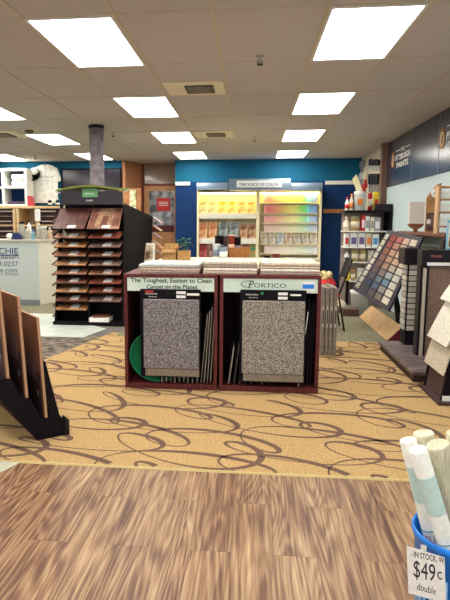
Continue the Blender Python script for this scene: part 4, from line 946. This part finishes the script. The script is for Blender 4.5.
# white bowl-shaped sample holder
q = thing('sample_box', (2.06, 7.7, LZ), 'cream card box with a curved brown front on the wooden ledge', 'box')
y_ = 7.15
bx = [atY(409, 222, y_), atY(425, 202, y_)]
m_ = MB(); m_.box(bx[0].x, bx[1].x, y_, y_+.06, LZ+.10, bx[1].z); m_.build('card', mat('cream_card', (214, 206, 196), .7), q)
xc = (bx[0].x+bx[1].x)/2; hw = (bx[1].x-bx[0].x)/2
m_ = MB(); m_.prism([(xc+hw*math.cos(math.pi+math.pi*k/12), y_-.01, LZ+.10+.06*math.sin(math.pi+math.pi*k/12)) for k in range(13)], (0, .08, 0)); m_.build('curved_front', mat('brown_bowl', (128, 76, 52), .5), q)
MB().box(xc-.02, xc+.02, y_, y_+.06, LZ, LZ+.05).build('foot', mat('brown_bowl', (0,0,0)), q)
# arch-topped display board with a round label
y_ = 6.75; q = thing('arched_display_board', (2.05, y_, LZ), 'brown arch-topped flooring display board with a round white label', 'display board')
L0 = atY(425, 232, y_); R0 = atY(439, 232, y_); Tz = atY(432, 183, y_).z
xs0, xs1 = L0.x, min(R0.x, XR-.01); n_ = 12; pts = [(xs0, y_, LZ), (xs1, y_, LZ)]
for k in range(n_+1):
    u = 1-k/n_; pts.append((xs0+(xs1-xs0)*u, y_, Tz-.16*(1-math.sin(math.pi/2*u))))
MB().prism(pts, (0, .03, 0)).build('board', mat('arch_brown', (186, 140, 96), .5, .3, .08, 8), q)
MB().box(xs0+.003, xs1-.003, y_-.004, y_-.0005, LZ+.02, LZ+.22).build('lower_print', mat('grey_brown_print', (110, 88, 78), .6, .2, .2, 12), q)
c_ = atY(434.5, 193, y_); A = Matrix.Rotation(math.pi/2, 3, 'X'); rr = .052
lbv = MB().lathe((xs0+(xs1-xs0)*.62, y_-.001, c_.z), [(0, 0), (rr, 0), (rr, .004), (0, .0045)], 24, A).build('round_label', PAPER, q)
text('lettering', 'OPEN', (xs0+(xs1-xs0)*.62-.035, y_-.0065, c_.z-.012), (.07, 0, 0), (0, 0, .022), INK, lbv)
MB().box(xs0+.01, xs0+.05, y_-.006, y_-.0045, LZ+.10, LZ+.15).build('white_sticker', PAPER, q)
# white shelf unit of stacked rolls, right edge
y_ = 6.35; a_ = atY(438, 200, y_)
q = thing('wood_shelf_unit', (2.1, y_, LZ), 'small tan shelf unit with white packs at the right edge', 'shelf unit')
xx = a_.x; zt3 = atY(445, 186, y_).z
MB().box(xx, xx+.02, y_, y_+.10, LZ, zt3).build('side_panel', mat('pale_oak', (196, 160, 124), .5), q); 
MB().box(xx+.02, XR-.01, y_, y_+.10, zt3-.02, zt3).build('shelf', OAK, q)
for k, py in enumerate((199, 212, 226)):
    z = atY(444, py, y_).z; MB().box(xx+.02, XR-.01, y_, y_+.10, z-.015, z).build('shelf', OAK, q)
    w_ = XR-.01-(xx+.03); zz_ = LZ if k == 2 else None
    tag(MB().box(xx+.03, XR-.015, y_+.005, y_+.09, z+.0005, z+.085).build('white_pack', mat('white_pack', (222, 222, 214), .6), None, .01), 'white pack on the %s shelf of the tan unit at the right edge' % ('top', 'middle', 'bottom')[k], 'pack', 'white packs on the tan unit')
# blue brochure
y_ = TY2-.0; a_ = atY(443.5, 247, 5.9); c_ = atY(452, 220, 5.9)
ztop_s = atY(430, 250, TY2).z
q = thing('brochure_holder', (a_.x+.04, 5.85, ztop_s), 'light blue framed brochure standing on the carpet stand at the right edge', 'brochure')
MB().box(a_.x, c_.x, 5.82, 5.84, ztop_s+.0005, c_.z).build('board', mat('sky_blue_card', (130, 186, 214), .5), q)
MB().box(a_.x+.012, c_.x-.01, 5.817, 5.8195, ztop_s+.02, c_.z-.03).build('printed_sheet', mat('sheet_print', (226, 222, 210), .6, .2, .1, 20), q)
MB().box(a_.x+.02, c_.x-.02, 5.815, 5.8168, ztop_s+.03, ztop_s+.12).build('photo', mat('photo_brown', (160, 120, 90), .6, .2, .3, 20), q)
# black binders on the tower tops
for k in range(5):
    x_ = 1.97+.045*k
    tag(MB().box(x_, x_+.03, TY+.02, TY+.14, PZ, 1.20+.02*(k % 2)).build('sample_binder', BLACKM, None, .003), 'tall black binder standing behind the tile tower, %s from the left' % ORD[k], 'binder', 'tall black binders')

# ================================================================== PAINT SUPPLY SHELVES (back right)
GY = 9.7
def gp(a_, b2, y=GY): q_ = atY(a_, b2, y); return q_.x, q_.z
x0, z1 = gp(343, 210.5); x1 = XR-.02
q = thing('supply_shelving', ((x0+x1)/2, GY+.2, -.004), 'dark shelving unit crowded with paint supplies in the back right corner', 'shelving')
zs = []
for py, xs_ in ((210.5, 345), (247, 345), (231, 345), (262, 348), (281, 350)):
    xa, z = gp(xs_, py); zs.append(z); MB().box(xa, x1, GY, GY+.45, z-(.03 if py == 210.5 else .018), z).build('shelf', BLACK if py == 210.5 else WHITE, q, .003)
MB().box(gp(345, 210)[0]+.02, x1, GY+.43, GY+.45, -.004, zs[0]-.03).build('back_panel', mat('grey_pegboard', (150, 136, 132), .7), q)
MB().box(x1-.03, x1, GY, GY+.43, -.004, zs[0]-.03).build('side_panel', BLACK, q)
MB().box(gp(350, 280)[0], gp(350, 280)[0]+.03, GY+.3, GY+.43, -.004, zs[4]).build('side_panel', BLACK, q)
MB().box(gp(375, 210)[0], x1, GY-.01, GY+.43, zs[0], zs[0]+.1).build('upstand', BLACKM, q)
LBL = {'white': mat('w_pl', (224, 226, 226), .4), 'blue': mat('b_pl', (90, 150, 200), .4), 'red': RED, 'yellow': YEL, 'purple': mat('purple_label', (110, 90, 140), .6), 'gold': mat('gold_tin', (170, 150, 100), .4, .4), 'cream': mat('cream_pl', (226, 216, 190), .6), 'grey': mat('grey_pl', (150, 150, 156), .5), 'orange': mat('orange_pl', (226, 130, 60), .5)}
def item(kind, px0, px1, py_top, shelf_i, c, label, c2=None, dy=.1, nm=None, cat=None):
    z = zs[shelf_i]+.0005; xa = gp(px0, 220, GY+dy)[0]; xb_ = gp(px1, 220, GY+dy)[0]; zt_ = gp((px0+px1)/2, py_top, GY+dy)[1]
    x = (xa+xb_)/2; r = (xb_-xa)/2; h_ = zt_-z; nm = nm or {'can': 'paint_can', 'bucket': 'paint_bucket', 'bottle': 'bottle', 'box': 'carton'}[kind]
    o = thing(nm, (x, GY+dy, z), label, cat or {'can': 'can', 'bucket': 'bucket', 'bottle': 'bottle', 'box': 'box'}[kind], 'paint supplies on the dark shelving')
    y = GY+dy
    if kind == 'can':
        MB().lathe((x, y, z), [(r*.95, 0), (r*.95, h_*.9), (r, h_*.91), (r, h_*.96)], 18).build('body', LBL[c], o); MB().lathe((x, y, z), [(r*.9, h_*.961), (r*.9, h_)], 18).build('lid', LBL[c2 or 'grey'], o)
        MB().lathe((x, y, z), [(r*.97, h_*.25), (r*.97, h_*.65)], 18).build('paper_band', LBL['cream'], o)
    if kind == 'bucket':
        MB().lathe((x, y, z), [(r*.85, 0), (r*.97, h_*.86), (r, h_*.87), (r, h_*.93)], 20).build('body', LBL[c], o); MB().lathe((x, y, z), [(r*1.02, h_*.931), (r*1.02, h_)], 20).build('lid', LBL[c2 or 'white'], o)
        MB().box(x-r*.5, x+r*.3, y-r*1.02, y-r*.8, z+h_*.3, z+h_*.6).build('paper_label', LBL['orange'] if c == 'white' else LBL['red'], o)
    if kind == 'bottle':
        MB().lathe((x, y, z), [(r*.9, 0), (r, h_*.05), (r, h_*.6), (r*.4, h_*.78), (r*.4, h_*.85)], 16).build('body', LBL[c], o); MB().lathe((x, y, z), [(r*.5, h_*.85), (r*.5, h_)], 12).build('cap', LBL[c2 or 'red'], o)
        MB().lathe((x, y, z), [(r*1.02, h_*.15), (r*1.02, h_*.45)], 16).build('paper_band', LBL[c2 or 'grey'], o)
    if kind == 'box':
        MB().box(xa, xb_, y-.06, y+.1, z, zt_).build('body', LBL[c], o, .004)
        MB().box(xa+(xb_-xa)*.15, xb_-(xb_-xa)*.15, y-.063, y-.0605, z+h_*.2, z+h_*.7).build('printed_panel', LBL[c2 or 'grey'], o)
    return o
item('bucket', 353, 365.5, 191.5, 0, 'white', 'large white bucket with a lid on top of the supply shelving', 'white')
item('bottle', 344.5, 348.5, 197, 0, 'white', 'small white bottle at the left end of the top supply shelf', 'red')
item('bottle', 348.8, 352.8, 194, 0, 'cream', 'cream bottle between the small white bottle and the large bucket', 'orange')
item('can', 367, 371.5, 193, 0, 'red', 'red can right of the large white bucket', 'red')
item('bucket', 372, 378.5, 192, 0, 'yellow', 'bright yellow bucket on the top supply shelf', 'yellow')
item('can', 350.5, 360, 216, 2, 'gold', 'jar with a blue lid on the second supply shelf', 'blue')
item('bottle', 343.5, 349.5, 217, 2, 'cream', 'cream bottle left of the blue-lidded jar', 'cream')
item('box', 361, 364.5, 215, 2, 'red', 'red and white carton right of the blue-lidded jar', 'white')
item('box', 365, 369, 216, 2, 'white', 'white carton standing beside the red carton', 'grey')
item('box', 370, 373.5, 217, 2, 'cream', 'cream carton in the middle of the second supply shelf', 'grey')
item('box', 374, 380, 217.5, 2, 'grey', 'grey and white carton at the right of the second supply shelf', 'white')
item('box', 345, 349.5, 233.5, 1, 'white', 'white and red carton at the left of the third supply shelf', 'red')
item('box', 350.5, 357.5, 233, 1, 'white', 'white carton with a purple panel, left of its twin', 'purple')
item('box', 358.3, 365.5, 233, 1, 'white', 'white carton with a purple panel, right of its twin', 'purple')
item('can', 353, 360, 249, 3, 'gold', 'gold tin on the left of the fourth supply shelf', 'grey')
item('can', 360.5, 367.5, 249, 3, 'gold', 'gold tin on the right of the fourth supply shelf', 'grey')
item('bottle', 347, 352, 267, 4, 'yellow', 'yellow bottle at the left of the lowest supply shelf', 'yellow')
item('can', 353, 358, 270, 4, 'gold', 'tan tin beside the yellow bottle', 'orange')
item('can', 359, 366, 268, 4, 'white', 'white tin at the right of the lowest supply shelf', 'white')
item('box', 366.5, 371.5, 233.5, 1, 'cream', 'cream carton right of the purple-panelled cartons', 'orange')
item('box', 372.5, 379, 234, 1, 'white', 'white carton at the right end of the third supply shelf', 'blue')
item('can', 369, 375.5, 250, 3, 'white', 'white tin right of the two gold tins', 'red')
item('bottle', 345.5, 350.5, 251, 3, 'white', 'white jug-shaped bottle at the left of the fourth supply shelf', 'grey')
# floor goods
# items on the floor in front
y_ = 9.2; x = atY(360, 290, y_).x; 
o = thing('paint_bucket', (x, y_, -.004), 'large white bucket standing on the floor below the supply shelving', 'bucket')
MB().lathe((x, y_, -.004), [(.12, 0), (.14, .30), (.148, .305), (.148, .33)], 24).build('body', LBL['white'], o); MB().lathe((x, y_, -.004), [(.15, .331), (.15, .35)], 24).build('lid', LBL['white'], o)
y_ = 8.95; x = atY(351, 305, y_).x
tag(MB().box(x-.13, x+.10, y_-.12, y_+.12, -.004, .10).build('carton', mat('dark_brown_carton', (92, 70, 60), .7), None, .004), 'low brown carton on the floor beside the white bucket', 'box')
x = atY(342, 290, 9.25).x
o = thing('paper_pile', (x, 9.35, -.004), 'untidy pile of cream bags on the floor left of the white bucket', 'bags')
MB().lathe((x-.05, 9.35, -.004), [(.15, 0), (.16, .08), (.12, .15), (.05, .19), (0, .2)], 14).build('bag', LBL['cream'], o)
MB().lathe((x-.1, 9.2, -.004), [(.09, 0), (.1, .05), (.07, .1), (0, .12)], 12).build('bag', mat('brown_bag', (120, 100, 80), .8), o)
# tools hanging on the cream wall
def hang(px, py0, py1, w, c, label, nm='hanging_tool', head=None, X_=XR-.03):
    a_ = atX(px, py0, X_); b2 = atX(px, py1, X_); y = a_.y
    o = thing(nm, (X_, y, b2.z), label, 'tool', 'tools hanging on the cream wall')
    MB().box(X_-.02, X_+.028, y-w/2, y+w/2, b2.z+(a_.z-b2.z)*.45, a_.z).build('head', LBL.get(head, LBL['grey']) if head != 'black' else BLACKM, o, .004)
    MB().box(X_-.012, X_+.02, y-w*.18, y+w*.18, b2.z, b2.z+(a_.z-b2.z)*.45).build('handle', LBL.get(c, BLACKM), o, .004)
    MB().tube([(XR-.001, y, a_.z-.02), (X_-.04, y, a_.z-.02)], .005, 6).build('peg', STEEL, o)
hang(362, 161, 173, .5, 'grey', 'grey hanging roller cover, highest on the cream wall', head='grey')
hang(361, 173, 184, .45, 'grey', 'white packet hanging below the grey roller cover', head='white')
hang(365.5, 172, 186, .28, 'red', 'cream and red packet hanging left of the black tools', head='cream')
hang(364, 184, 192, .4, 'red', 'red packet hanging just above the white bucket', head='red')
for k, px in enumerate((370.5, 373, 375.5, 378)):
    hang(px, 159.5+.6*(k % 2), 170, .16, 'white', 'black-topped brush in the upper hanging row, %s from the left' % ORD[k], head='black', nm='paint_brush')
for k, px in enumerate((370, 372.5, 375, 377.5)):
    hang(px, 174, 192+(k % 2), .15, 'grey', 'dark long-handled tool in the lower hanging row, %s from the left' % ORD[k], head='black', nm='scraper')
# yellow card leaning on the bucket
a0, a1, a2, a3 = atY(352.5, 179, 9.9), atY(356.5, 174, 9.9), atY(363, 191, 9.9), atY(357.5, 194, 9.9)
lo = zs[0]+.001
tag(MB().slab(a0, a1, a2, V((a3.x, a3.y, a3.z)), .01).build('card', mat('pale_yellow_card', (226, 220, 176), .7)), 'pale yellow card propped diagonally above the large white bucket', 'card')

# ================================================================== BLUE BUCKET OF ROLLS (foreground right)
bc = atY(414, 527, 1.86); R_ = .17; cx_, cy_, rz = bc.x+R_, 1.86, bc.z
t = thing('waste_bin', (cx_, cy_, .0005), 'bright blue plastic bin holding rolls at the lower right corner', 'bin')
m_ = MB().lathe((cx_, cy_, .0005), [(R_*.78, 0), (R_*.96, rz*.93), (R_*1.0, rz*.94), (R_*1.01, rz*.985), (R_*.985, rz), (R_*.95, rz*.985), (R_*.93, rz*.9), (R_*.76, .012), (0, .012)], 48); m_.build('body', BLUEP, t)
m_ = MB()
for k in range(36):
    th = 2*math.pi*k/36; r0 = R_*.83; r1 = R_*.92; c, s = math.cos(th), math.sin(th)
    m_.tube([(cx_+r0*c, cy_+r0*s, rz*.2), (cx_+r1*c, cy_+r1*s, rz*.72)], .005, 6)
m_.build('moulded_rib', mat('pale_blue_rib', (150, 196, 232), .4), t)
def roll(pt, pb, y_t, r, zb, label, bands=True, mt=None, txt=None, ragged=False):
    top = atY(*pt, y_t); bot = V((pb[0], pb[1], zb)); d = (top-bot); Ln = d.length; d.normalize()
    q = thing('vinyl_roll', tuple(bot), label, 'roll', 'rolls in the blue bin')
    A_ = d.to_track_quat('Z', 'Y').to_matrix()
    wm = mt or mat('roll_white', (238, 240, 232), .35, .4)
    MB().lathe(bot, [(r*.9, 0), (r, .004), (r, Ln-.003), (r*.93, Ln), (r*.80, Ln-.002), (r*.78, Ln-.05), (0, Ln-.05)] if not ragged else [(r*.9, 0), (r, .004), (r, Ln-.02), (r*1.05, Ln-.008), (r*.9, Ln), (r*.7, Ln-.012), (r*.55, Ln+.004), (r*.4, Ln-.015), (r*.2, Ln), (0, Ln-.01)], 28, A_).build('sheet', wm, q)
    if bands:
        MB().lathe(bot, [(r*1.004, Ln*.70), (r*1.006, Ln*.705), (r*1.006, Ln*.875), (r*1.004, Ln*.88)], 28, A_).build('mint_band', mat('mint_band', (200, 228, 222), .35, .4), q)
        MB().lathe(bot, [(r*1.004, Ln*.555), (r*1.008, Ln*.556), (r*1.004, Ln*.562)], 28, A_).build('thin_stripe', mat('teal_stripe', (110, 160, 160), .4), q)
        if txt:
            view = A_.inverted() @ (CAM-bot); th0 = math.atan2(view.y, view.x)
            def fn(u, v):
                th = th0 + (u-.5)*1.5; z = Ln*(.50+.038*v); return bot + A_ @ V((r*1.012*math.cos(th), r*1.012*math.sin(th), z))
            text('lettering', txt, None, None, None, mat('rose_ink', (190, 110, 110), .6), q, fn=fn)
    return q
roll((407.8, 439.5), (cx_-.02, cy_-.01), 1.86, .026, .03, 'white roll with a mint band, leftmost in the blue bin', txt='ELLI')
roll((417.5, 449), (cx_+.03, cy_-.075), 1.76, .027, .03, 'white roll with a mint band, frontmost in the blue bin', txt='E.PLE')
roll((423, 432), (cx_+.00, cy_+.065), 1.97, .033, .03, 'ragged cream roll rising behind the two banded rolls', bands=False, mt=mat('cream_foam', (214, 210, 184), .8, .1, .05, 30, bump=.4), ragged=True)
roll((437, 443), (cx_+.095, cy_+.0), 1.84, .034, .03, 'thick cream ribbed roll right of the banded rolls', bands=False, mt=mat('cream_ribbed', (214, 208, 182), .7, .1, .06, 30, stretch=(6, 6, .3)), ragged=True)
roll((455, 432), (cx_+.07, cy_+.05), 1.92, .028, .03, 'tall cream roll cut by the right edge of the view', bands=False, mt=MATS['cream_foam'], ragged=False)
# price tag on the bin
yt = cy_-R_-.02
cr = [atY(408.5, 593, 1.72), atY(446, 603, 1.66), atY(444.5, 557.5, 1.66), atY(406.5, 545.5, 1.72)]
q = thing('price_tag', tuple(cr[0]), 'white handwritten price card taped to the front of the blue bin', 'price tag')
MB().slab(*cr, .001).build('card', PAPER, q)
ex = cr[1]-cr[0]; ey = cr[3]-cr[0]; nn = ex.cross(ey).normalized()*.0015
if nn.y > 0: nn = -nn
HW = mat('marker_ink', (60, 44, 62), .7)
def tg(s, u0, u1, v0, v1, b_=0, sh=0): text('handwriting', s, cr[0]+ex*u0+ey*v0+nn, ex*(u1-u0), ey*(v1-v0), HW, q, sh, None, b_)
tg('- IN STOCK. W', .12, .99, .80, .92, .012, .0)
tg('$49', .16, .74, .33, .74, .0, .04)
tg('c', .80, .93, .46, .62, .0)
tg('double', .24, .74, .12, .27, .0, .05)
m_ = MB(); 
tag_tape = MB().slab(cr[3]+ey*(-.02)+ex*.4+nn*2, cr[3]+ex*.55-ey*.02+nn*2, cr[3]+ex*.55+ey*.1+nn*2, cr[3]+ex*.4+ey*.1+nn*2, .0005).build('clear_tape', mat('tape', (226, 228, 224), .3), q)

# ================================================================== LIGHT
w = bpy.data.worlds.new('world'); S.world = w; w.use_nodes = True
w.node_tree.nodes['Background'].inputs[0].default_value = srgb((226, 232, 240)); w.node_tree.nodes['Background'].inputs[1].default_value = 1.2
S.view_settings.view_transform = 'Standard'; S.view_settings.look = 'None'; S.view_settings.gamma = 1; S.view_settings.use_curve_mapping = False
S.view_settings.exposure = 0.85
for o in bpy.data.objects:
    if '_o' in o: del o['_o']
    if len(str(o.get('label', '')).split()) > 16: print('LONG', o['label'])
